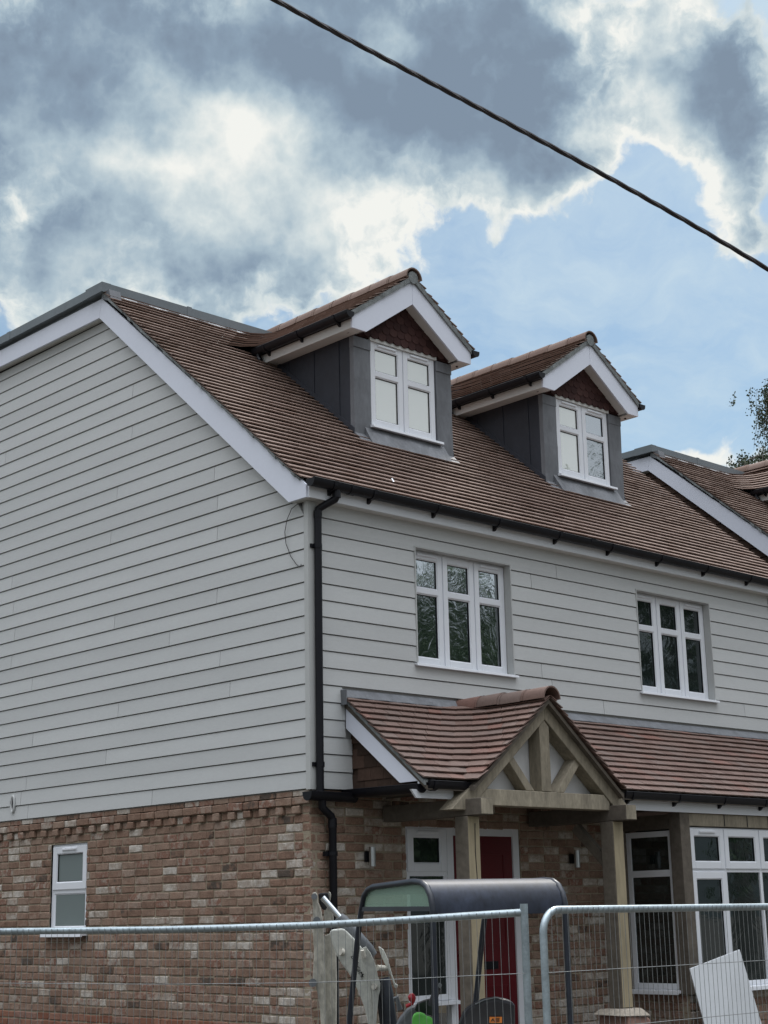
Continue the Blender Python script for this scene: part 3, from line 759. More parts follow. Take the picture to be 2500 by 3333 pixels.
# --- dormers
def ridge_tiles(name, parent, p0, p1, r=.115, mat=None, L_=.31, sq=1.0):
    mb = MB(); p0, p1 = Vector(p0), Vector(p1); Lg = (p1-p0).length; t = (p1-p0).normalized(); s = t.cross(Vector((0, 0, 1))).normalized(); n = 10
    k = int(round(Lg/L_)); L_ = Lg/k
    for i in range(k):
        a = p0+t*(i*L_+.004); b = p0+t*((i+1)*L_-.004); dz = random.uniform(-.004, .004)
        ra = r+random.uniform(-.002, .002); rb = ra-.006
        def prof(c, rr, th=0): return [c + s*(rr*math.cos(math.pi*j/n)) + Vector((0, 0, rr*math.sin(math.pi*j/n)*sq+dz)) for j in range(n+1)]
        mb_v = prof(a, ra)+prof(b, rb)+prof(a, ra-.014)+prof(b, rb-.014); N_ = n+1; f = []
        for j in range(n): f += [(j, j+1, N_+j+1, N_+j), (2*N_+j, 3*N_+j, 3*N_+j+1, 2*N_+j+1), (j, 2*N_+j, 2*N_+j+1, j+1), (N_+j, N_+j+1, 3*N_+j+1, 3*N_+j)]
        f += [(0, N_, 3*N_, 2*N_), (n, 2*N_+n, 3*N_+n, N_+n)]
        mb.add(mb_v, f)
        c0 = a-t*.002; 
        # raised joint bead
        pa = prof(b-t*.02, rb+.005); pb = prof(b+t*.006, rb+.005); mb.add(pa+pb, [(j, j+1, N_+j+1, N_+j) for j in range(n)])
    # mortar plug at front end
    o = mb.build(name, mat, parent, smooth=True)
    return o
def make_dormer(cx, gl, lab):
    # body origin at centre line; coordinates are house coordinates shifted by object location
    yf, hw, zb, zt = 1.13, .725, 6.34, 7.47
    b = MB()
    ybk = 3.0
    b.prism([(-hw, yf+.062, zb+.02), (-hw, yf+.062, zt), (-hw, 2.55, zt), (-hw, 2.55, 7.45)], (.24, 0, 0))
    b.prism([(hw-.24, yf+.062, zb+.02), (hw-.24, yf+.062, zt), (hw-.24, 2.55, zt), (hw-.24, 2.55, 7.45)], (.24, 0, 0))
    b.prism([(-hw+.002, yf+.10, zb+.05), (-hw+.002, yf+.10, zt-.002), (-hw+.002, 2.5, zt-.002), (-hw+.002, 2.5, 7.44)], (2*hw-.004, 0, 0))
    for ys in (1.35, 1.75, 2.17):          # welted seams of the lead cheeks
        for sg in (-1, 1):
            b.box((sg*hw-.004 if sg > 0 else -hw-.009, ys, max(zb, zy(ys)+.02)), (sg*hw+.009 if sg > 0 else -hw+.004, ys+.012, zt-.005))
    # little lead upstand along the slope
    for sg in (-1, 1):
        x0, x1 = (-hw-.012, -hw) if sg < 0 else (hw, hw+.012)
        b.prism([(x0, yf, zy(yf)+.03), (x0, 2.5, zy(2.5)+.03), (x0, 2.5, zy(2.5)+.10), (x0, yf, zy(yf)+.10)], (x1-x0, 0, 0))
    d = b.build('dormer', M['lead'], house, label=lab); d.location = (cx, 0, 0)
    w = .485
    # lead pillars beside the window, apron below
    for sg in (-1, 1):
        pl_ = MB()
        x0, x1 = sorted((sg*hw, sg*(w+.005)))
        n = 6
        for i in range(n):
            za = 6.345+(zt-.10-6.345)*i/n; zc = 6.345+(zt-.10-6.345)*(i+1)/n; j0 = .004*math.sin(i*2.1+cx); j1 = .004*math.sin((i+1)*2.1+cx)
            pl_.hexa([(x0, yf+j0, za), (x1, yf+j0, za), (x1, yf+.06, za), (x0, yf+.06, za), (x0, yf+j1, zc), (x1, yf+j1, zc), (x1, yf+.06, zc), (x0, yf+.06, zc)], .5)
        pl_.box((x0-.003, yf-.008, zt-.115), (x1+.003, yf+.06, zt-.001)); pl_.box((x0-.002, yf-.006, 6.34), (x1+.002, yf+.05, 6.42))
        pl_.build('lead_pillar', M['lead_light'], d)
    a_ = MB(); n = 10
    for i in range(n):
        x0, x1 = -w-.1+(2*w+.2)*i/n, -w-.1+(2*w+.2)*(i+1)/n; j0, j1 = .012*math.sin(i*1.7+cx), .012*math.sin((i+1)*1.7+cx)
        a_.hexa([(x0, 1.0+j0, zy(1.0)+.035), (x1, 1.0+j1, zy(1.0)+.035), (x1, yf+.03, 6.36), (x0, yf+.03, 6.36), (x0, 1.0+j0, zy(1.0)+.041), (x1, 1.0+j1, zy(1.0)+.041), (x1, yf+.01, 6.52), (x0, yf+.01, 6.52)])
    n = 10
    for sg in (-1, 1):
        x0, x1 = sorted((sg*(w+.09), sg*(hw+.005)))
        a_.hexa([(x0, 1.03, zy(1.03)+.035), (x1, 1.03, zy(1.03)+.035), (x1, yf+.03, 6.36), (x0, yf+.03, 6.36), (x0, 1.03, zy(1.03)+.04), (x1, 1.03, zy(1.03)+.04), (x1, yf+.0, 6.42), (x0, yf+.0, 6.42)])
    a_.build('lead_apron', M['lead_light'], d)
    # window
    zw0, zw1 = 6.535, 7.46
    fr = MB(); frame_ring(fr, -w, w, zw0, zw1+.03, .03, yf+.026, yf+.08); fr.box((-.012, yf+.026, zw0+.03), (.012, yf+.08, zw1)); 
    fr.build('window_frame', M['white'], d, bevel=.003)
    tmp = [o for o in d.children]
    sash(d, -w+.006, -.002, zw0+.012, zw1+.015, .066, gl[0], yf=yf+.030, bar=.26, vent=True)
    sash(d, .002, w-.006, zw0+.012, zw1+.015, .066, gl[1], yf=yf+.030, bar=.26, vent=True)
    mb = MB(); mb.prism([(-w-.02, yf+.06, zw0+.01), (-w-.02, yf-.05, zw0-.002), (-w-.02, yf-.055, zw0-.028), (-w-.02, yf-.035, zw0-.03), (-w-.02, yf+.06, zw0-.012)], (2*w+.07, 0, 0)); mb.build('sill', M['white'], d, bevel=.002)
    hd = MB(); hd.box((-w-.01, yf-.012, zw1+.012), (w+.01, yf+.06, zw1+.048)); hd.build('head_trim', M['soffit'], d)
    # tile-hung gable: courses of scalloped tiles
    th = MB(); zk = zt+.03; k = 0
    while zk < 8.02:
        half = (7.975-zk)/.70+.07; wd_ = .11; n = int(half/wd_)+2
        for i in range(-n, n+1):
            xc = i*wd_+(.055 if k % 2 else 0)
            if abs(xc) > half+.04: continue
            pts = [(xc-.053, yf-.014, zk+.16), (xc-.053, yf-.02, zk+.03)]+[(xc-.053*math.cos(math.pi*j/6), yf-.02, zk+.03-.035*math.sin(math.pi*j/6)) for j in range(1, 6)]+[(xc+.053, yf-.02, zk+.03), (xc+.053, yf-.014, zk+.16)]
            lim = lambda X, Z: min(Z, 8.02-abs(X)*.70+.02)
            pts = [(X, Y+(0 if Z > zk+.1 else -.008), lim(X, Z)) for X, Y, Z in pts]
            th.prism(pts, (0, .012, 0))
        zk += .085; k += 1
    th.prism([(-.80, yf+.005, zt+.02), (.80, yf+.005, zt+.02), (0, yf+.005, 8.02)], (0, .06, 0))
    th.build('gable_facing', M['tile_hung'], d)
    # bargeboards
    yb = .968; bg_ = MB(); ha, hl = .886, .70
    top = lambda x: 8.20-abs(x)*.655
    bg_.prism([(0, yb, 7.955), (-.685, yb, 7.475), (-ha, yb, 7.475), (-ha, yb, 7.632), (-.0, yb, 8.21)], (0, .022, 0), .4)
    bg_.prism([(0.003, yb, 7.955), (.003, yb, 8.21), (ha, yb, 7.632), (ha, yb, 7.475), (.685, yb, 7.475)], (0, .022, 0), .6)
    bg_.build('bargeboard', M['barge'], d)
    so = MB()
    for sg in (-1, 1):
        so.prism([(sg*.002, yb+.022, 7.968), (sg*.69, yb+.022, 7.487), (sg*.69, yb+.022, 7.50), (sg*.002, yb+.022, 7.985)], (0, yf-yb-.03, 0))
        x0, x1 = sorted((sg*ha, sg*(ha-.02)))
        so.box((x0, yb+.022, 7.475), (x1, 2.62, 7.60)); x0, x1 = sorted((sg*(ha-.02), sg*(hw)))
        so.box((x0, yb+.022, 7.477), (x1, 2.55, 7.492))
    so.build('soffit', M['soffit'], d)
    # inner deck under tiles
    dk = MB()
    for sg in (-1, 1):
        dk.prism([(sg*.93, yb+.01, 7.60), (0, yb+.01, 8.255), (0, yb+.01, 8.20), (sg*.90, yb+.01, 7.565)], (0, 2.3, 0))
    dk.build('roof_deck', M['black'], d)
    vg = MB()
    for sg in (-1, 1):
        n = 14
        for i in range(n):
            x0 = sg*(.93*i/n); x1 = sg*(.93*(i+1)/n); j0 = random.uniform(-.004, .004)
            zt0, zt1 = 8.282-abs(x0)*.70, 8.282-abs(x1)*.70
            vg.hexa([(x0, .950+j0, zt0-.062), (x1, .950+j0, zt1-.062), (x1, 1.0, zt1-.062), (x0, 1.0, zt0-.062), (x0, .947+j0, zt0+.0), (x1, .947+j0, zt1+.0), (x1, 1.0, zt1+.0), (x0, 1.0, zt0+.0)])
    vg.tube([(0, .942, 8.255), (0, 1.02, 8.255)], .07, 14)
    vg.build('verge_mortar', M['grey_mortar'], d)
    # gutters
    for sg in (-1, 1):
        g_ = MB(); gutter(g_, (sg*ha, .935, 7.632), (sg*ha, 2.50, 7.636), (sg, 0), .052)
        gg = g_.build('gutter', M['black'], d, smooth=True)
        for yb_ in (1.15, 1.75, 2.3): bracket((sg*ha, yb_, 7.634), (sg, 0), .052).build('gutter_bracket', M['black'], d)
        spt = MB(); spt.tube([(sg*(ha+.05), 2.44, 7.60), (sg*(ha+.05), 2.44, 7.53), (sg*(ha+.05), 2.40, 7.49)], .03, 10); spt.build('gutter_outlet', M['black'], d, smooth=True)
    rd = ridge_tiles('ridge_tiles', d, (0, .925, 8.245), (0, 3.42, 8.245), .122, M['tile'], .30)
    return d
make_dormer(DORM[0], [M['glass_sky'], M['glass_sky']], 'nearer dormer with cream sky reflection painted into its panes')
make_dormer(DORM[1], [M['glass_sky'], (M['glass_film2'], M['glass_top'])], 'farther dormer with wrinkled protective film on its right-hand panes')

# ================================================================= NEIGHBOUR (same build, one plot along)
DX = 9.55
nb = tag(empty('neighbouring_house', (DX, 0, 0)), 'second grey weatherboarded house, only its white verge and tiled roof showing at the right edge', 'house')
for ch in list(house.children):
    if ch.name.split('.')[0] in ('roof_tiles', 'roof_deck', 'bargeboard', 'soffit', 'fascia_board', 'verge_mortar', 'crown_edge', 'silver_flashing', 'apex_saddle', 'gutter', 'gable_cladding', 'front_cladding', 'corner_trim', 'dormer', 'mortar_joints'):
        if ch.name.startswith('dormer') and ch.location.x > 4: continue
        if ch.name.startswith('gutter') and len(ch.children) == 0: continue
        c = copy_tree(ch, nb)
        if ch.name.startswith('gable_cladding'): c.name = 'gable_facing'; c.data = c.data.copy(); c.data.materials[0] = M['tile_brown']  # cladding copy recoloured dark brown
        if 'label' in c and ch.name.startswith('dormer'): c['label'] = 'dormer whose tiled ridge shows at the right edge'

# ================================================================= PORCH AND CANOPY (parts of the house)
PX = 1.88                      # porch centre line
CA, CB = 3.482, .817           # lean-to z = CA + CB*y (y<0)
PZR, PS, PYF = 3.455, .808, -1.115
XV0, XV1 = .355, 7.05
ct_ = MB(); k = 0; z = 2.668
while z < 3.425:
    zt = min(z+.0615*1.7, 3.47)
    def nodes(zz, side):
        y = (zz-CA)/CB; dx = (PZR-zz)/PS
        if side < 0: return [(XV0, y), (PX-dx, y), (PX-dx, PYF)]
        return [(PX+dx, PYF), (PX+dx, y), (XV1, y)]
    for sd_ in (-1, 1):
        tile_course(ct_, poly_samples(nodes(z, sd_), {i: .36 for i in range(5)}), poly_samples(nodes(min(zt, 3.45), sd_), {i: .36 for i in range(5)}), z, zt, .5*(k % 2), .038, .013)
    z += .0615; k += 1
z = 3.40
ct_.build('canopy_tiles', M['tile_red'], house)
ridge_tiles('porch_ridge_tiles', house, (PX, PYF-.02, 3.44), (PX, .0, 3.44), .118, M['tile_red'], .30)
cd = MB()
cd.prism([(XV0+.04, 0, CA-.012), (XV0+.04, -1.0, CA-CB-.012+.0), (XV0+.04, -1.0, CA-CB-.07), (XV0+.04, 0, CA-.10)], (.62, 0, 0))
cd.prism([(2.75, 0, CA-.012), (2.75, -1.0, CA-CB-.012), (2.75, -1.0, CA-CB-.07), (2.75, 0, CA-.10)], (XV1-2.8, 0, 0))
for sg in (-1, 1):
    cd.prism([(PX+sg*1.0, PYF+.03, PZR-PS*1.0-.012), (PX, PYF+.03, PZR-.012), (PX, PYF+.03, PZR-.055), (PX+sg*1.0, PYF+.03, PZR-PS*1.0-.05)], (0, -PYF-.03, 0))
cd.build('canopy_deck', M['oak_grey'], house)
# lead flashing at the wall
n = 30
for (a, b) in ((.355, 1.80), (1.96, 7.05)):
    fl = MB()
    for i in range(n):
        x0, x1 = a+(b-a)*i/n, a+(b-a)*(i+1)/n; j0, j1 = .008*math.sin(i*1.1), .008*math.sin((i+1)*1.1)
        fl.hexa([(x0, -.085+j0, 3.452), (x1, -.085+j1, 3.452), (x1, -.003, 3.50), (x0, -.003, 3.50), (x0, -.085+j0, 3.458), (x1, -.085+j1, 3.458), (x1, -.003, 3.537), (x0, -.003, 3.537)])
    if a < 1: fl.box((.350, -.085, 3.39), (.362, 0, 3.52))
    fl.build('lead_flashing', M['lead_light'], house, smooth=True)
# left verge board, undercloak and hung-tile cheek
vb = MB(); vb.prism([(.40, -.02, 3.190), (.40, -.68, 2.672), (.40, -.905, 2.672), (.40, -.02, 3.385)], (.022, 0, 0)); vb.build('canopy_bargeboard', M['barge'], house)
uc = MB(); n = 20
for i in range(n):
    y0 = -1.0+i/n; y1 = y0+1/n+.002; j = random.uniform(-.004, .004)
    uc.hexa([(.375+j, y0, CA+CB*y0-.035), (.43, y0, CA+CB*y0-.035), (.43, y1, CA+CB*y1-.035), (.375+j, y1, CA+CB*y1-.035), (.368+j, y0, CA+CB*y0+.002), (.43, y0, CA+CB*y0+.002), (.43, y1, CA+CB*y1+.002), (.368+j, y1, CA+CB*y1+.002)])
uc.build('canopy_undercloak', M['grey_mortar'], house)
ck = MB(); zk = 2.62; k = 0
while zk < 3.3:
    yl = -.02; y = yl
    ymax = (min(zk+.11, 3.36)-3.40)/.782
    yy = -.0-(.08 if k % 2 else 0)
    i = 0
    while yy > ymax-.02 and i < 12:
        w_ = .165; a, b = yy, max(yy-w_+.003, ymax-.03)
        if a-b > .01:
            tz = lambda Y: min(zk+.17, 3.40+.782*Y)
            ck.hexa([(.472, a, zk), (.482, a, zk), (.482, b, zk), (.472, b, zk), (.484, a, max(tz(a), zk+.01)), (.49, a, max(tz(a), zk+.01)), (.49, b, max(tz(b), zk+.01)), (.484, b, max(tz(b), zk+.01))])
        yy -= w_; i += 1
    zk += .11; k += 1
ck.prism([(.492, 0, 2.62), (.492, -.98, 2.62), (.492, 0, 3.39)], (.02, 0, 0))
ck.build('tile_hung_cheek', M['tile_brown'], house)
# eaves fascia + soffit + gutter
YE = -.915
ef = MB(); ef.box((.40, YE, 2.532), (.80, YE+.02, 2.675)); ef.build('canopy_fascia', M['white'], house); ef = MB(); ef.box((3.02, YE, 2.510), (XV1-.05, YE+.02, 2.675)); ef.build('canopy_fascia', M['white'], house)
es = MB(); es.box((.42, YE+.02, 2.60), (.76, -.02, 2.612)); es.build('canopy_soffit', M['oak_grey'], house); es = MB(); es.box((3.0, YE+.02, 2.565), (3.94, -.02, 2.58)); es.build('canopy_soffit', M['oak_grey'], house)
wb = MB(); wb.prism([(.30, YE-.004, 2.60), (.36, YE-.004, 2.53), (.42, YE-.004, 2.53), (.42, YE-.004, 2.60)], (0, .02, 0)); wb.build('fascia_end_cap', M['white'], house)
g1 = MB(); gutter(g1, (.42, YE, 2.668), (.98, YE, 2.668), (0, -1)); gg1 = g1.build('gutter', M['black'], house, smooth=True)
for xb in (.47, .93):
    b = MB(); b.prism([(xb, YE, 2.673)]+[(xb, YE-.056+.063*math.cos(math.pi*i/10), 2.668-.063*1.28*math.sin(math.pi*i/10)**.8) for i in range(11)], (.05, 0, 0)); b.build('gutter_union', M['black'], gg1)
g2 = MB(); gutter(g2, (3.0, YE, 2.668), (XV1, YE, 2.664), (0, -1)); gg2 = g2.build('gutter', M['black'], house, smooth=True)
for xb in (3.12, 3.85, 4.6, 5.32, 6.1): bracket((xb, YE, 2.668), (0, -1)).build('gutter_bracket', M['black'], gg2)

# oak truss
YT = -1.03
def oakpoly(name, pts2, y0, y1, mat='oak', bev=.006):
    mb = MB(); mb.prism([(x, y0, zz) for x, zz in pts2], (0, y1-y0, 0)); return mb.build(name, M[mat], house, bevel=bev)
hp = lambda x: 3.436-abs(x-PX-.005)*.808
for sg in (-1, 1):
    c = PX+.005
    foot = 1.235 if sg < 0 else 1.16
    zf = 3.436-foot*.808
    oakpoly('rafter', [(c+sg*.001, 3.436), (c+sg*foot, zf), (c+sg*(foot-.215), zf), (c+sg*.001, 3.262)], YT, YT+.15)
oakpoly('tie_beam', [(1.03, 2.626), (2.75, 2.626), (2.75, 2.487), (.98, 2.487)], YT+.012, YT+.15)
oakpoly('king_post', [(1.815, 2.627), (1.945, 2.627), (1.945, 3.20), (1.88, 3.262), (1.815, 3.20)], YT+.01, YT+.15)
oakpoly('strut', [(1.385, 2.90), (1.445, 2.945), (1.735, 2.628), (1.625, 2.628)], YT+.025, YT+.15)
oakpoly('strut', [(2.375, 2.90), (2.315, 2.945), (2.025, 2.628), (2.135, 2.628)], YT+.025, YT+.15)
# pale board closing the gable behind the truss
pf = MB(); pf.prism([(PX, YT+.155, 3.38), (PX-.98, YT+.155, 2.56), (PX+.98, YT+.155, 2.56)], (0, .02, 0)); pf.build('gable_infill', M['plaster'], house)
# posts and cross beams
for (x0, x1, zbot) in ((.822, .968, .0), (2.742, 2.892, .745)):
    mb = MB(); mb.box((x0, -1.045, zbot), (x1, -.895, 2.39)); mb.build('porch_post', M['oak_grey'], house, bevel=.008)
    ff = MB(); ff.box((x0+.006, -1.0475, zbot+.01), (x1-.006, -1.0450, 2.385)); ff.build('post_facing', M['oak_pale'], house)  # thin paler layer on the front face of each post
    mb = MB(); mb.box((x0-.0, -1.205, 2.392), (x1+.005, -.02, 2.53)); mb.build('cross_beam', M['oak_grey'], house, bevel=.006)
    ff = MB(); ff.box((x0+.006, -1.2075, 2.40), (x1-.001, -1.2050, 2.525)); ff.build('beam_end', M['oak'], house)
crk = MB(); pts = [(.905, 2.33), (.899, 2.10), (.912, 1.85), (.918, 1.6)]
crk.prism([(x, -1.0480, zz) for x, zz in pts]+[(x+.009, -1.0480, zz) for x, zz in pts[::-1]], (0, -.0006, 0)); crk.build('split_crack', M['black'], house)
mb = MB(); mb.beam((2.815, -.90, 2.02), (2.815, -.55, 2.36), .07, .09, (0, 1, -1)); mb.build('knee_brace', M['oak_grey'], house, bevel=.005)
# front door and sidelight
root_d = MB()
frame_ring(root_d, 1.665, 2.648, .12, 2.372, .085, .03, .10, wt=.075)
door_fr = root_d.build('door_frame', M['white'], house, bevel=.004)
dl = MB(); dl.box((1.75, .048, .14), (2.563, .09, 2.297)); dlo = dl.build('front_door', M['red'], house, bevel=.003)
pm = MB(); frame_ring(pm, 1.87, 2.45, .30, .95, .02, .043, .048); frame_ring(pm, 1.87, 2.45, 1.30, 2.15, .02, .043, .048); pm.build('panel_moulding', M['red'], dlo)
lb = MB(); lb.box((2.045, .038, 1.095), (2.31, .048, 1.165)); lb.build('letter_box', M['black'], dlo, bevel=.004)
hd = MB(); hd.tube([(1.80, .02, 1.05), (1.80, .02, 1.28)], .011, 8); hd.box((1.785, .02, 1.06), (1.815, .048, 1.09)); hd.box((1.785, .02, 1.24), (1.815, .048, 1.27)); hd.build('door_handle', M['steel'], dlo)
sl_ = MB(); frame_ring(sl_, 0, .53, 0, 1.515, .05, -.004, .06); sl_.box((.05, -.004, 1.075), (.48, .06, 1.135))
slw = sl_.build('window', M['white'], house, bevel=.003); slw.location = (1.132, .034, .855)
sash(slw, .015, .515, 1.11, 1.50, .075, M['glass_dark'], vent=True)
p = MB(); p.box((.045, .006, .045), (.485, .012, 1.08)); p.build('pane', M['glass_dark'], slw)
sill(slw, 0, .56, 0, dep=.075, over=.02, h=.035)
# wall lights
for xl in (.635, 3.375):
    mb = MB(); mb.tube([(xl, -.075, 2.01), (xl, -.075, 2.175)], .029, 14); wl = mb.build('wall_light', M['steel'], house, smooth=True)
    mb = MB(); mb.box((xl-.03, -.03, 2.05), (xl+.03, -.003, 2.14)); mb.box((xl-.014, -.055, 2.075), (xl+.014, -.028, 2.11)); mb.build('light_bracket', M['black'], wl)

# --- bay window
BX, BY = 3.97, -.90
bw = MB(); bmm = MB()
def FS(u, n, z): return (BX-n+.03, u, z)
bricks(bw, bmm, lambda u, n, z: (u, BY-n+.04, z), 4.0, 6.6, -.1, .80, [])
bricks(bw, bmm, FS, BY+.06, -.01, -.1, .80, [])
bw.build('bay_brickwork', M['brick'], house); bmm.build('bay_mortar', M['mortar'], house)
def bay_post(x0, y0, x1, y1, nm='bay_post'):
    mb = MB(); mb.box((x0, y0, .80), (x1, y1, 2.51)); return mb.build(nm, M['oak_grey'], house, bevel=.006)
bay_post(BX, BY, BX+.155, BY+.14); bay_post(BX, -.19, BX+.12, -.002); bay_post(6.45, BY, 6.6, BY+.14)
mb = MB(); mb.box((BX+.156, BY+.012, 2.385), (6.6, BY+.13, 2.508)); mb.build('oak_lintel', M['oak'], house, bevel=.005)
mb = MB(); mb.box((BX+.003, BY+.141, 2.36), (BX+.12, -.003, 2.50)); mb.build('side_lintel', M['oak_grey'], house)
for xx in (4.72, 5.12, 5.5):
    mb = MB(); mb.box((xx, BY+.0085, 2.39), (xx+.012, BY+.0115, 2.505)); mb.build('lintel_joint', M['black'], house)
mb = MB(); mb.box((BX+.10, BY+.13, .1), (6.5, -.1, .13)); mb.box((BX+.3, -.14, .1), (6.5, -.12, 2.5)); mb.build('bay_room', M['black'], house)
fr = MB(); frame_ring(fr, 0, 2.3, 0, 1.53, .045, -.004, .06)
for xm in (.60, 1.22, 1.84): fr.box((xm-.022, -.004, .045), (xm+.022, .06, 1.485))
fr.box((.045, -.003, 1.095), (2.255, .058, 1.14))
bwin = fr.build('window', M['white'], house, bevel=.003); bwin.location = (4.13, BY+.045, .845)
xsb = [0.012, .592, 1.212, 1.832, 2.288]
for i in range(4):
    sash(bwin, xsb[i]+.004, xsb[i+1]-.004, 1.125, 1.52, .068, M['glass_dark'], vent=(i == 0))
sash(bwin, xsb[0]+.004, xsb[1]-.004, .03, 1.105, .068, M['glass_dark'])
p = MB()
for i in (1, 2, 3): p.box((xsb[i]+.03, .006, .04), (xsb[i+1]-.03, .012, 1.10))
p.build('pane', M['glass_dark'], bwin)
sill(bwin, 0, 2.3, .0, dep=.11, over=.02, h=.04)
fr = MB(); frame_ring(fr, 0, .57, 0, 1.50, .055, -.004, .06); fr.box((.055, -.004, 1.06), (.515, .06, 1.125))
bsw = fr.build('window', M['white'], house, bevel=.003); bsw.location = (BX+.045, -.19, .845); bsw.rotation_euler = (0, 0, -math.pi/2)
p = MB(); p.box((.05, .006, .05), (.52, .012, 1.065)); p.box((.05, .006, 1.12), (.52, .012, 1.45)); p.build('pane', M['glass_dark'], bsw)
sill(bsw, 0, .57, 0, dep=.10, over=.02, h=.04)
# vent cowl on the gable
mb = MB(); q = []
for i in range(16):
    a = 2*math.pi*i/16; q.append((-.022, 4.845+.034*math.cos(a), 2.83+.085*math.sin(a)))
mb.tube([(*q_,) for q_ in q]+[q[0], q[1]], .014, 6); vc = mb.build('vent_cowl', M['clad'], house, smooth=True)
mb = MB(); mb.prism([(-.0175, 4.845+.022*math.cos(2*math.pi*i/12), 2.83+.06*math.sin(2*math.pi*i/12)) for i in range(12)], (-.002, 0, 0)); mb.build('vent_hole', M['black'], vc)

# ================================================================= LOOSE THINGS
# loose black wire on the gable
pts = []
ctrl = [(-.03, .02, 5.168), (-.035, .10, 5.172), (-.035, .18, 5.145), (-.035, .245, 5.06), (-.035, .278, 4.95), (-.033, .265, 4.84), (-.032, .20, 4.71), (-.03, .13, 4.63), (-.026, .098, 4.602), (-.026, .07, 4.60), (-.03, .062, 4.625)]
for i in range(len(ctrl)-1):
    for t in range(4): pts.append(Vector(ctrl[i]).lerp(Vector(ctrl[i+1]), t/4))
mb = MB(); mb.tube(pts, .0035, 6); o = mb.build('loose_wire', M['cable'], smooth=True); tag(o, 'thin black wire hanging in a loop from the eaves on the grey gable', 'wire')

mb = MB(); mb.prism([(1.27, .215, zy(.215)+.046), (1.285, .215, zy(.215)+.05), (1.315, .275, zy(.275)+.052), (1.30, .275, zy(.275)+.046)], (0, -.002, .004)); o = mb.build('scrap', M['white']); tag(o, 'tiny white scrap lying on the roof tiles just above the gutter', 'scrap')
# overhead twisted cable
a = at(590*1.507, -4, 7.0); b = at(1659*1.507+6, 584*1.507, 8.0)
ctl = [a, at(1000*1.507, 215*1.507, 7.35), at(1330*1.507, 392*1.507, 7.68), b]
def cub(p, t):
    # Lagrange through four points at their measured parameters
    ts = [0, .388, .70, 1]; r = Vector((0, 0, 0))
    for i in range(4):
        w = 1
        for j in range(4):
            if j != i: w *= (t-ts[j])/(ts[i]-ts[j])
        r += p[i]*w
    return r
mb = MB()
cl = [cub(ctl, -.45+1.9*i/520) for i in range(521)]
for ph in (0, 2.094, 4.189):
    pp = []
    for i, c in enumerate(cl):
        t = (cl[min(i+1, 520)]-cl[max(i-1, 0)]).normalized(); u = t.cross(Vector((0, 0, 1))).normalized(); w = t.cross(u)
        an = ph+i*.17; pp.append(c+(u*math.cos(an)+w*math.sin(an))*.0050)
    mb.tube(pp, .0076, 6)
o = mb.build('overhead_cable', M['cable'], smooth=True); tag(o, 'dark twisted overhead cable crossing the sky', 'cable')

# fence panels
def fence_panel(a, b, label, curve_start=False, post_end=False, mids=()):
    a, b = Vector(a), Vector(b); d = (b-a); Lg = d.length; t = d.normalized()
    root = tag(empty('fence_panel', (a.x, a.y, -.42)), label, 'fence panel', 'temporary mesh fence panels'); o = Vector((a.x, a.y, -.42))
    A, B = a-o, b-o; zt = A.z
    Bz = Vector((B.x, B.y, B.z)); mids = [Vector(q)-o for q in mids]; knots = [A]+mids+[Bz]
    def railz(p):
        s_ = (p-A).dot(t)
        for q0, q1 in zip(knots, knots[1:]):
            s0, s1 = (q0-A).dot(t), (q1-A).dot(t)
            if s_ <= s1+1e-6: return q0.z+(q1.z-q0.z)*max(0, s_-s0)/(s1-s0)
        return Bz.z
    rr = .12; mb = MB(); arc = []
    if curve_start:
        c = A+t*rr-Vector((0, 0, rr))
        arc = [Vector((A.x, A.y, .06))]+[c+(-t*math.cos(th)+Vector((0, 0, 1))*math.sin(th))*rr for th in [math.pi/2*i/8 for i in range(9)]]
    else: arc = [A]
    mb.tube(arc+mids+[Bz], .020, 12); mb.build('top_rail', M['galv'], root, smooth=True)
    if not curve_start:
        mb = MB(); mb.tube([(A.x, A.y, .02), (A.x, A.y, A.z-.01)], .019, 12); mb.build('end_post', M['galv'], root, smooth=True)
    mb = MB(); mb.tube([(B.x, B.y, .02), (B.x, B.y, B.z+(.045 if post_end else -.01))], .021, 12); mb.build('end_post', M['galv'], root, smooth=True)
    mb = MB(); mb.tube([Vector((A.x, A.y, .12)), Vector((B.x, B.y, .12))], .016, 8); mb.build('bottom_rail', M['galv'], root, smooth=True)
    mb = MB(); n = int(Lg/.044); nrm = Vector((t.y, -t.x, 0))
    if nrm.dot(CAM-a) < 0: nrm = -nrm
    for i in range(1, n):
        f = i/n; p = A+(Bz-A)*f; j = random.uniform(-.003, .003); lean = random.uniform(-.004, .004)
        p.z = railz(p); p = p+nrm*.021
        mb.tube([Vector((p.x, p.y, .12)), Vector((p.x+lean+j, p.y, p.z*.5)), Vector((p.x, p.y, p.z+.012))], .00165, 4, cap=False)
    for zz in [A.z-.02-.29*i for i in range(1, 7)]:
        if zz < .15: continue
        mb.tube([Vector((q.x, q.y, zz+(q.z-A.z)))+nrm*.024 for q in knots], .0019, 4, cap=False)
    mb.build('wire_mesh', M['wire'], root)
    return root
Lt, Rp = at(-28, 3032, 9.95), at(1706, 2970, 8.4)
fd = (Rp-Lt); 
def on_run(px, py):                    # point of the run of the panel seen at this pixel
    d = ray(px, py); n_ = Vector((fd.y, -fd.x, 0)); return CAM+d*((Lt-CAM).dot(n_)/d.dot(n_))
fence_panel(Lt, Rp, 'left mesh fence panel in front of the brick gable and excavator', post_end=True, mids=[on_run(*q) for q in ((260, 3029), (520, 3026), (760, 3020), (1010, 3012), (1180, 3003), (1360, 2992), (1540, 2980))])
Ls = at(1765, 2962, 8.15); Re = at(2500, 2550+783/1.9518, 9.6); dd = (Re-Ls).normalized()
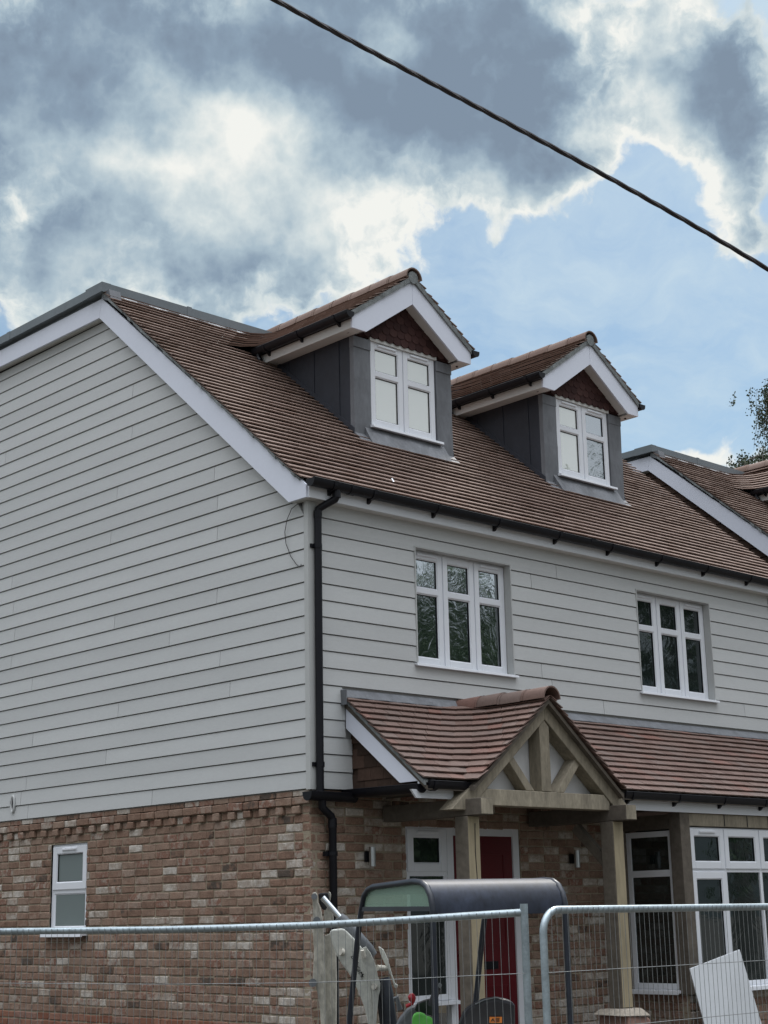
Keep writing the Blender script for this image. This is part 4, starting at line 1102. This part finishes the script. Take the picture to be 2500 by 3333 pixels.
fence_panel(Ls, Ls+dd*3.5, 'right mesh fence panel with curved corner, in front of the bay window', curve_start=True)

# stone pier under the right porch post
mb = MB(); mb.prism([(2.55, -1.25, .60), (3.02, -1.25, .56), (3.12, -.75, .60), (2.62, -.75, .66)], (0, 0, .07)); 
st = tag(empty('stone_pier', (2.82, -1.0, .05)), 'rough stone and pink slab pier under the right porch post', 'pier')
def rel(o, root): 
    o.parent = root; o.location = Vector(o.location)-root.location; return o
mb = MB(); mb.hexa([(2.58, -1.22, .05), (3.10, -1.22, .05), (3.10, -.78, .05), (2.58, -.78, .05), (2.64, -1.18, .70), (2.98, -1.16, .66), (2.98, -.84, .68), (2.66, -.84, .72)])
rel(mb.build('slab', M['pink_slab'], None, bevel=.02), st)
mb = MB(); mb.hexa([(2.56, -1.20, .695), (2.95, -1.20, .68), (2.95, -.83, .69), (2.56, -.83, .70), (2.68, -1.13, .747), (2.92, -1.12, .747), (2.93, -.86, .745), (2.64, -.86, .745)])
rel(mb.build('cap_stone', M['stone'], None, bevel=.012), st)

# leaning pale board
kk = lambda u, v: (1650+u/1.9518, 2550+v/1.9518)
def on_y(px, y):
    d = ray(*px); return CAM+d*((y-CAM.y)/d.y)
tl, tr = on_y(kk(1163, 1180), -1.12), on_y(kk(1480, 1058), -1.12); br = on_y(kk(1640, 1600), -1.25); bl = on_y(kk(1275, 1600), -1.25)
e1 = bl+(bl-tl)*.42; e2 = br+(br-tr)*.42
mb = MB(); mb.prism([tl, tr, e2, e1], (.004, .014, .004)); o = mb.build('leaning_board', M['sheet']); tag(o, 'pale grey sheet leaning tilted against the bay window', 'board')

# ================================================================= MINI EXCAVATOR
dg = tag(empty('mini_excavator', at(1500, 3000, 10.7)*1), 'mini excavator with black canopy and white boom parked in front of the porch', 'excavator')
dg.location.z = -.35; DG0 = dg.location.copy()
def dpart(mb, name, mat, **kw):
    o = mb.build(name, M[mat], None, **kw); return rel(o, dg)
nl = at(1409, 2976, 10.2)                    # near-left lower corner of canopy
fwd = Vector((FW.x, FW.y, 0)).normalized(); lat = Vector((_r.x, _r.y, 0)).normalized()
hd_ = (fwd*1.0-lat*.511).normalized(); wd2 = (fwd*.456+lat*.89).normalized()
Z = Vector((0, 0, 1))
zlow = nl.z
def cp(l, w, z): return Vector((nl.x, nl.y, 0))+hd_*l+wd2*w+Z*z
# profile of canopy roof (l, z): near lower lip -> curve -> flat top -> far bend
prof = [(0, zlow-.01), (.0, zlow+.06), (.025, zlow+.13), (.07, zlow+.185), (.14, zlow+.215), (.25, zlow+.225), (.85, zlow+.205), (.93, zlow+.19), (1.0, zlow+.15)]
mb = MB(); n = len(prof); th = .012; inn = []
for i, (l, z) in enumerate(prof):
    a = prof[max(i-1, 0)]; b = prof[min(i+1, n-1)]; tx, tz = b[0]-a[0], b[1]-a[1]; q = math.hypot(tx, tz); inn.append((l+tz/q*th, z-tx/q*th))
Wd = 1.016; ring = prof+inn[::-1]
ws = [0, .02, .04, Wd-.04, Wd-.02, Wd]
mb.prism([cp(l, 0, z) for l, z in ring], wd2*Wd)
dpart(mb, 'canopy_roof', 'dig_roof', smooth=True)
tb = .021
def post(pts, name='canopy_post'):
    mb = MB(); mb.tube(pts, tb, 10); dpart(mb, name, 'dig_black', smooth=True)
for w in (.0, Wd):
    post([cp(l, w, z-.012) for l, z in prof[:]]+[cp(1.06, w, zlow+.02), cp(1.11, w, zlow-.12), cp(1.16, w, zlow-.3), cp(1.27, w, zlow-.7), cp(1.45, w, zlow-1.9)], 'canopy_hoop')
    post([cp(.0, w, zlow+.02), cp(.0, w, zlow-2.0)])
for w in (.0, Wd):
    mb = MB(); mb.beam(cp(.02, w, zlow+.035), cp(1.05, w, zlow+.045), .02, .03, Z); dpart(mb, 'side_rail', 'dig_black')
mb = MB(); mb.prism([cp(.03, .006, zlow+.04), cp(1.03, .006, zlow+.05), cp(.98, .006, zlow+.13), cp(.88, .006, zlow+.175), cp(.18, .006, zlow+.195), cp(.09, .006, zlow+.16), cp(.045, .006, zlow+.1)], wd2*.006); dpart(mb, 'tinted_panel', 'tint')
# body, seat, console (rise just into view)
bz = -.35
def ppoly(pts, dep, thick, name, mat, org, sc, **kw):
    """outline traced in the photo at a given depth, given real thickness away from the viewer"""
    P_ = [at(org[0]+u/sc, org[1]+v/sc, dep) for u, v in pts]
    mb = MB(); mb.prism(P_, thick); return dpart(mb, name, mat, **kw)
o4, s4 = (1280, 3080), 3.318
tk = fwd*.14
ppoly([(690, 1000), (715, 830), (755, 725), (800, 665), (870, 620), (980, 572), (1110, 550), (1220, 570), (1300, 598), (1318, 640), (1322, 1000)], 10.35, tk, 'seat_back', 'seat', o4, s4, bevel=.03)
ppoly([(880, 622), (980, 575), (1110, 552), (1190, 562), (1190, 568), (1110, 560), (985, 584), (890, 632)], 10.345, fwd*.02, 'seat_highlight', 'dig_grey', o4, s4)  # grey strip painting the highlight along the seat's top edge
lab_pts = [(1040, 763), (1175, 763), (1175, 827), (1040, 827)]
lo_ = ppoly(lab_pts, 10.343, fwd*.004, 'warning_label', 'orange', o4, s4)
def label_mark(pts):
    P_ = [at(o4[0]+u/s4, o4[1]+v/s4, 10.340) for u, v in pts]; mb = MB(); mb.prism(P_, fwd*.002); o_ = rel(mb.build('label_mark', M['letter'], None), dg)
label_mark([(1052, 815), (1076, 775), (1100, 815), (1090, 815), (1076, 790), (1062, 815)]); label_mark([(1074, 795), (1079, 795), (1079, 812), (1074, 812)])
for vy in (776, 788, 800, 812): label_mark([(1108, vy), (1165-(vy % 3)*8, vy), (1165-(vy % 3)*8, vy+5), (1108, vy+5)])
ppoly([(60, 800), (150, 690), (200, 655), (300, 640), (345, 660), (380, 700), (420, 1000), (-20, 1000)], 10.8, fwd*.25, 'control_console', 'dig_grey', o4, s4, bevel=.02)
ppoly([(232, 680), (260, 620), (330, 590), (400, 570), (430, 640), (430, 760), (330, 720), (240, 700)], 10.7, fwd*.12, 'lever_boot', 'seat', o4, s4, bevel=.02)
mb = MB(); mb.tube([at(o4[0]+420/s4, o4[1]+640/s4, 10.65), at(o4[0]+440/s4, o4[1]+560/s4, 10.65), at(o4[0]+470/s4, o4[1]+470/s4, 10.65), at(o4[0]+500/s4, o4[1]+440/s4, 10.65)], [.03, .026, .024, .02], 10); dpart(mb, 'control_lever', 'seat', smooth=True)
mb = MB(); mb.tube([at(o4[0]+500/s4, o4[1]+445/s4, 10.64), at(o4[0]+506/s4, o4[1]+418/s4, 10.64), at(o4[0]+500/s4, o4[1]+398/s4, 10.64)], [.010, .013, .007], 10); dpart(mb, 'lever_knob', 'dig_grey', smooth=True)
mb = MB(); mb.tube([at(o4[0]+140/s4, o4[1]+650/s4, 10.7), at(o4[0]+205/s4, o4[1]+618/s4, 10.7), at(o4[0]+215/s4, o4[1]+590/s4, 10.7)], .012, 8)
mb.tube([at(o4[0]+215/s4, o4[1]+600/s4, 10.7), at(o4[0]+205/s4, o4[1]+570/s4, 10.7), at(o4[0]+200/s4, o4[1]+540/s4, 10.7), at(o4[0]+200/s4, o4[1]+512/s4, 10.7)], [.015, .026, .027, .012], 12); dpart(mb, 'red_lever', 'redknob', smooth=True)
# house, tracks, blade below the frame
def obox(l0, l1, w0, w1, z0, z1, name, mat, **kw):
    mb = MB(); mb.hexa([cp(l0, w0, z0), cp(l1, w0, z0), cp(l1, w1, z0), cp(l0, w1, z0), cp(l0, w0, z1), cp(l1, w0, z1), cp(l1, w1, z1), cp(l0, w1, z1)]); dpart(mb, name, mat, bevel=.03)
obox(-.25, .45, -.02, 1.04, .18, .62, 'engine_cover', 'dig_white'); obox(.45, 1.2, 0, 1.02, .15, .28, 'floor_plate', 'dig_black')
for w in (-.05, .87):
    obox(-.35, 1.35, w, w+.22, -.33, .05, 'track', 'seat')
obox(0, 1, .17, .87, -.1, .17, 'undercarriage', 'dig_grey')
# arm: outline points in the zoom (origin 1000,2900 scale 4.1475)
o6, s6 = (1000, 2900), 4.1475
def ap_(pts, dep, thick, name, mat, **kw): return ppoly(pts, dep, thick, name, mat, o6, s6, **kw)
def a6(u, v, dep): return at(o6[0]+u/s6, o6[1]+v/s6, dep)
ap_([(68, 40), (85, 18), (120, 15), (140, 60), (148, 150), (190, 260), (205, 360), (215, 480), (228, 700), (238, 1000), (244, 1500), (244, 2400), (185, 2400), (183, 1800), (176, 1640), (150, 1420), (122, 1320), (100, 1250), (72, 1190), (78, 1080), (90, 900), (90, 780), (76, 560), (80, 400), (78, 200)], 11.62, fwd*.03, 'dipper_side_plate', 'dig_rough', bevel=.006)
ap_([(285, 10), (312, 12), (322, 50), (308, 150), (330, 250), (352, 330), (362, 420), (250, 420), (222, 360), (235, 200), (300, 120)], 11.80, fwd*.03, 'dipper_side_plate', 'dig_rough', bevel=.006)
ap_([(232, 600), (340, 560), (388, 860), (395, 1200), (392, 2400), (246, 2400), (240, 1000)], 11.70, fwd*.12, 'dipper_arm', 'dig_rough', bevel=.01)
ap_([(150, 30), (280, 20), (300, 120), (250, 260), (200, 250), (160, 160)], 11.68, fwd*.10, 'linkage_block', 'seat', bevel=.01)
mb = MB(); mb.tube([a6(95, 75, 11.58), a6(95, 75, 11.90)], .022, 12); dpart(mb, 'pivot_pin', 'dig_grey', smooth=True); mb = MB(); mb.tube([a6(130, 400, 11.58), a6(135, 400, 11.85)], .028, 12); dpart(mb, 'pivot_pin', 'dig_grey', smooth=True); mb = MB(); mb.tube([a6(75, 1240, 11.56), a6(75, 1240, 11.8)], .03, 12); dpart(mb, 'pivot_pin', 'dig_grey', smooth=True)
bm_pts = [(300, 560), (330, 520), (480, 505), (520, 530), (640, 650), (740, 770), (790, 960), (860, 1180), (880, 1350), (905, 1600), (960, 2400), (860, 2400), (820, 1800), (780, 1600), (700, 1380), (645, 1260), (560, 1110), (470, 990), (400, 870), (352, 760)]
ap_(bm_pts, 11.35, fwd*.13, 'boom', 'dig_white', bevel=.012)
ap_([(740, 772), (790, 752), (850, 830), (905, 950), (935, 1060), (955, 1160), (985, 1250), (985, 1340), (965, 1420), (915, 1960), (905, 1960), (880, 1400), (868, 1240), (800, 1080), (760, 980), (722, 900)], 11.28, fwd*.04, 'boom_flange', 'dig_white', bevel=.008)
ap_([(958, 748), (985, 755), (1030, 790), (1090, 920), (1120, 1030), (1150, 1140), (1190, 1250), (1225, 1270), (1215, 1310), (1180, 1310), (1130, 1150), (1060, 1010), (1000, 880)], 11.55, fwd*.03, 'boom_flange', 'dig_white', bevel=.006)
mb = MB(); mb.tube([a6(935, 1038, 11.32), a6(1060, 1045, 11.6)], .022, 10); dpart(mb, 'pivot_pin', 'dig_rough', smooth=True); mb = MB(); mb.tube([a6(450, 820, 11.33), a6(490, 828, 11.34)], .026, 12); dpart(mb, 'pivot_pin', 'dig_rough', smooth=True); mb = MB(); mb.tube([a6(900, 1290, 11.25), a6(920, 1300, 11.28)], .022, 8); dpart(mb, 'pivot_pin', 'dig_rough', smooth=True); mb = MB(); mb.tube([a6(745, 800, 11.26), a6(765, 900, 11.26)], [.014, .02], 10); dpart(mb, 'pivot_pin', 'dig_rough', smooth=True)
mb = MB(); mb.tube([a6(210, 88, 11.5), a6(440, 355, 11.45)], .022, 12); dpart(mb, 'piston_rod', 'chrome', smooth=True)
mb = MB(); mb.tube([a6(430, 345, 11.45), a6(470, 395, 11.45), a6(820, 790, 11.42), a6(900, 870, 11.42)], [.034, .046, .046, .03], 14); dpart(mb, 'boom_cylinder', 'dig_grey', smooth=True)
mb = MB(); mb.tube([a6(1020, 1180, 11.42), a6(1070, 1400, 11.38), a6(1120, 1800, 11.32), a6(1160, 2400, 11.3)], .052, 14); dpart(mb, 'boom_cylinder', 'dig_black', smooth=True)
mb = MB(); mb.tube([a6(1195, 1430, 11.2), a6(1225, 1500, 11.2), a6(1250, 1600, 11.2)], [.02, .016, .022], 10); dpart(mb, 'hose_fitting', 'dig_grey', smooth=True)
mb = MB()
for q in (0, 40, 90): mb.tube([a6(900+q, 1240, 11.36), a6(960+q, 1450, 11.34), a6(1010+q, 1850, 11.3), a6(1020+q, 2400, 11.3)], .012, 8)
dpart(mb, 'hydraulic_hose', 'seat', smooth=True)
obox(1.2, 1.6, .3, .6, .1, .5, 'swing_bracket', 'dig_white')
# maker's lettering on the boom
def text_mesh(txt, size, loc, xdir, ydir, ext=.001):
    cu = bpy.data.curves.new('txt', 'FONT'); cu.body = txt; cu.size = size; cu.extrude = ext; cu.shear = .15; cu.align_x = 'RIGHT'
    to = bpy.data.objects.new('txt', cu); COL.objects.link(to); dgph = bpy.context.evaluated_depsgraph_get(); me = bpy.data.meshes.new_from_object(to.evaluated_get(dgph))
    bpy.data.objects.remove(to); bpy.data.curves.remove(cu)
    xd = Vector(xdir).normalized(); yd = Vector(ydir); yd = (yd-xd*yd.dot(xd)).normalized(); zd = xd.cross(yd)
    mt_ = Matrix(((xd.x, yd.x, zd.x, loc.x), (xd.y, yd.y, zd.y, loc.y), (xd.z, yd.z, zd.z, loc.z), (0, 0, 0, 1))); me.transform(mt_)
    me.materials.clear(); me.materials.append(M['letter']); o = bpy.data.objects.new('boom_lettering', me); COL.objects.link(o); return rel(o, dg)
x_ = a6(715, 1150, 11.34)-a6(650, 1010, 11.34); y_ = a6(700, 1000, 11.34)-a6(680, 1060, 11.34)
text_mesh('Bobcat', .052, a6(700, 1128, 11.345), x_, y_)
ap_([(725, 1105), (738, 1090), (745, 1120), (770, 1120), (752, 1140), (765, 1165), (745, 1158), (740, 1215), (732, 1160), (722, 1150), (735, 1135)], 11.343, fwd*.003, 'boom_emblem', 'letter')
# green cover lying on the console
o_pts = [at(o4[0]+u/s4, o4[1]+v/s4, 10.5) for u, v in [(205, 800), (215, 750), (250, 722), (300, 720), (335, 735), (365, 765), (405, 765), (430, 800), (470, 850), (480, 1000), (200, 1000)]]
mb = MB(); mb.prism(o_pts, fwd*.12); o = mb.build('green_cover', M['green'], bevel=.035); tag(o, 'bright green fabric cover beside the excavator controls', 'cover')

# ================================================================= TREES
def tree(name, base, h, rad, label, cat, nleaf, lsize, leafm, droop=False, group=None, cz=.62, seed=1, cvz=.42):
    random.seed(seed)
    root = tag(empty(name, base), label, cat, group); tk_ = MB()
    tk_.tube([(0, 0, 0), (.1, .05, h*.3), (.05, -.05, h*.6), (0, 0, h*.93)], [h*.022, h*.017, h*.011, h*.002], 10)
    tips = []
    for i in range(26):
        z0 = h*(.28+.62*i/26); an = i*2.4+R(); ln = rad*(1.05-.65*(i/26))*(.7+.5*R())
        p = [Vector((0, 0, z0))]; dr = Vector((math.cos(an), math.sin(an), .55))
        for s in range(1, 6):
            t = s/5; q = Vector((dr.x*ln*t, dr.y*ln*t, z0+ln*(.55*t-.35*t*t if not droop else .75*t-.55*t*t))); p.append(q+Vector((R()-.5, R()-.5, R()-.5))*.12*ln)
        tk_.tube(p, [h*.007*(1-.16*s) for s in range(6)], 5); tips += p[2:]
    tk_.build('trunk', M['bark'], root)
    lf = MB(); tw = MB()
    cl = []
    for q in tips:
        for _ in range(5): cl.append(q+Vector((random.gauss(0, 1), random.gauss(0, 1), random.gauss(0, .8)))*rad*(.07 if droop else .13))
    n = 0
    while n < nleaf:
        c = random.choice(cl)
        if droop:
            ln = random.uniform(.3, .9); off = Vector((random.gauss(0, .12), random.gauss(0, .12), 0)); top = c+off; pts = [top+Vector((math.sin(i*.9+n)*.04+off.x*.5*i/6, math.cos(i*.7+n)*.04+off.y*.5*i/6, -ln*i/6)) for i in range(7)]
            tw.tube(pts, .0035, 3, cap=False)
            for i in range(26):
                q = pts[min(int(i/26*6), 5)].lerp(pts[min(int(i/26*6)+1, 6)], R())+Vector((random.gauss(0, .045), random.gauss(0, .045), random.gauss(0, .03)))
                s = lsize*random.uniform(.6, 1.1); a = Vector((random.gauss(0, 1), random.gauss(0, 1), random.gauss(0, 1))).normalized(); b = a.cross(Vector((R(), R(), R()))).normalized()
                lf.add([q-a*s*.5, q+b*s*.36, q+a*s*.5, q-b*s*.36], [(0, 1, 2, 3)]); n += 1
        else:
            rr = random.random()
            for i in range(20):
                q = c+Vector((random.gauss(0, 1), random.gauss(0, 1), random.gauss(0, .7)))*rad*.085
                s = lsize*random.uniform(.6, 1.2); a = Vector((random.gauss(0, 1), random.gauss(0, 1), random.gauss(0, 1))).normalized(); b = a.cross(Vector((R(), R(), R()))).normalized()
                lf.add([q-a*s*.5, q+b*s*.4, q+a*s*.5, q-b*s*.4], [(0, 1, 2, 3)], rr*.7+R()*.3); n += 1
    if tw.v: tw.build('twigs', M['bark'], root)
    lf.build('crown', leafm, root)
    return root
tp = at(1775*1.507, 1010*1.507, 33); tree('birch_tree', (tp.x, tp.y, 0), 14.2, 2.25, 'drooping birch tree at the right edge behind the second roof', 'tree', 95000, .06, M['leaf'], droop=True, seed=5)
for i, (x, y, h, r_, lab) in enumerate([(23.5, -20.0, 9.8, 4.8, 'broad green tree across the road, nearest the house'), (34.5, -21, 17, 6.5, 'tallest green tree across the road, farthest right'), (28.5, -27, 14, 5.5, 'middle green tree across the road, set back')]):
    tree('broadleaf_tree', (x, y, -.42), h, r_, lab, 'tree', 9000, .34, M['leaf2'], seed=20+i, group='trees across the road reflected in the windows')
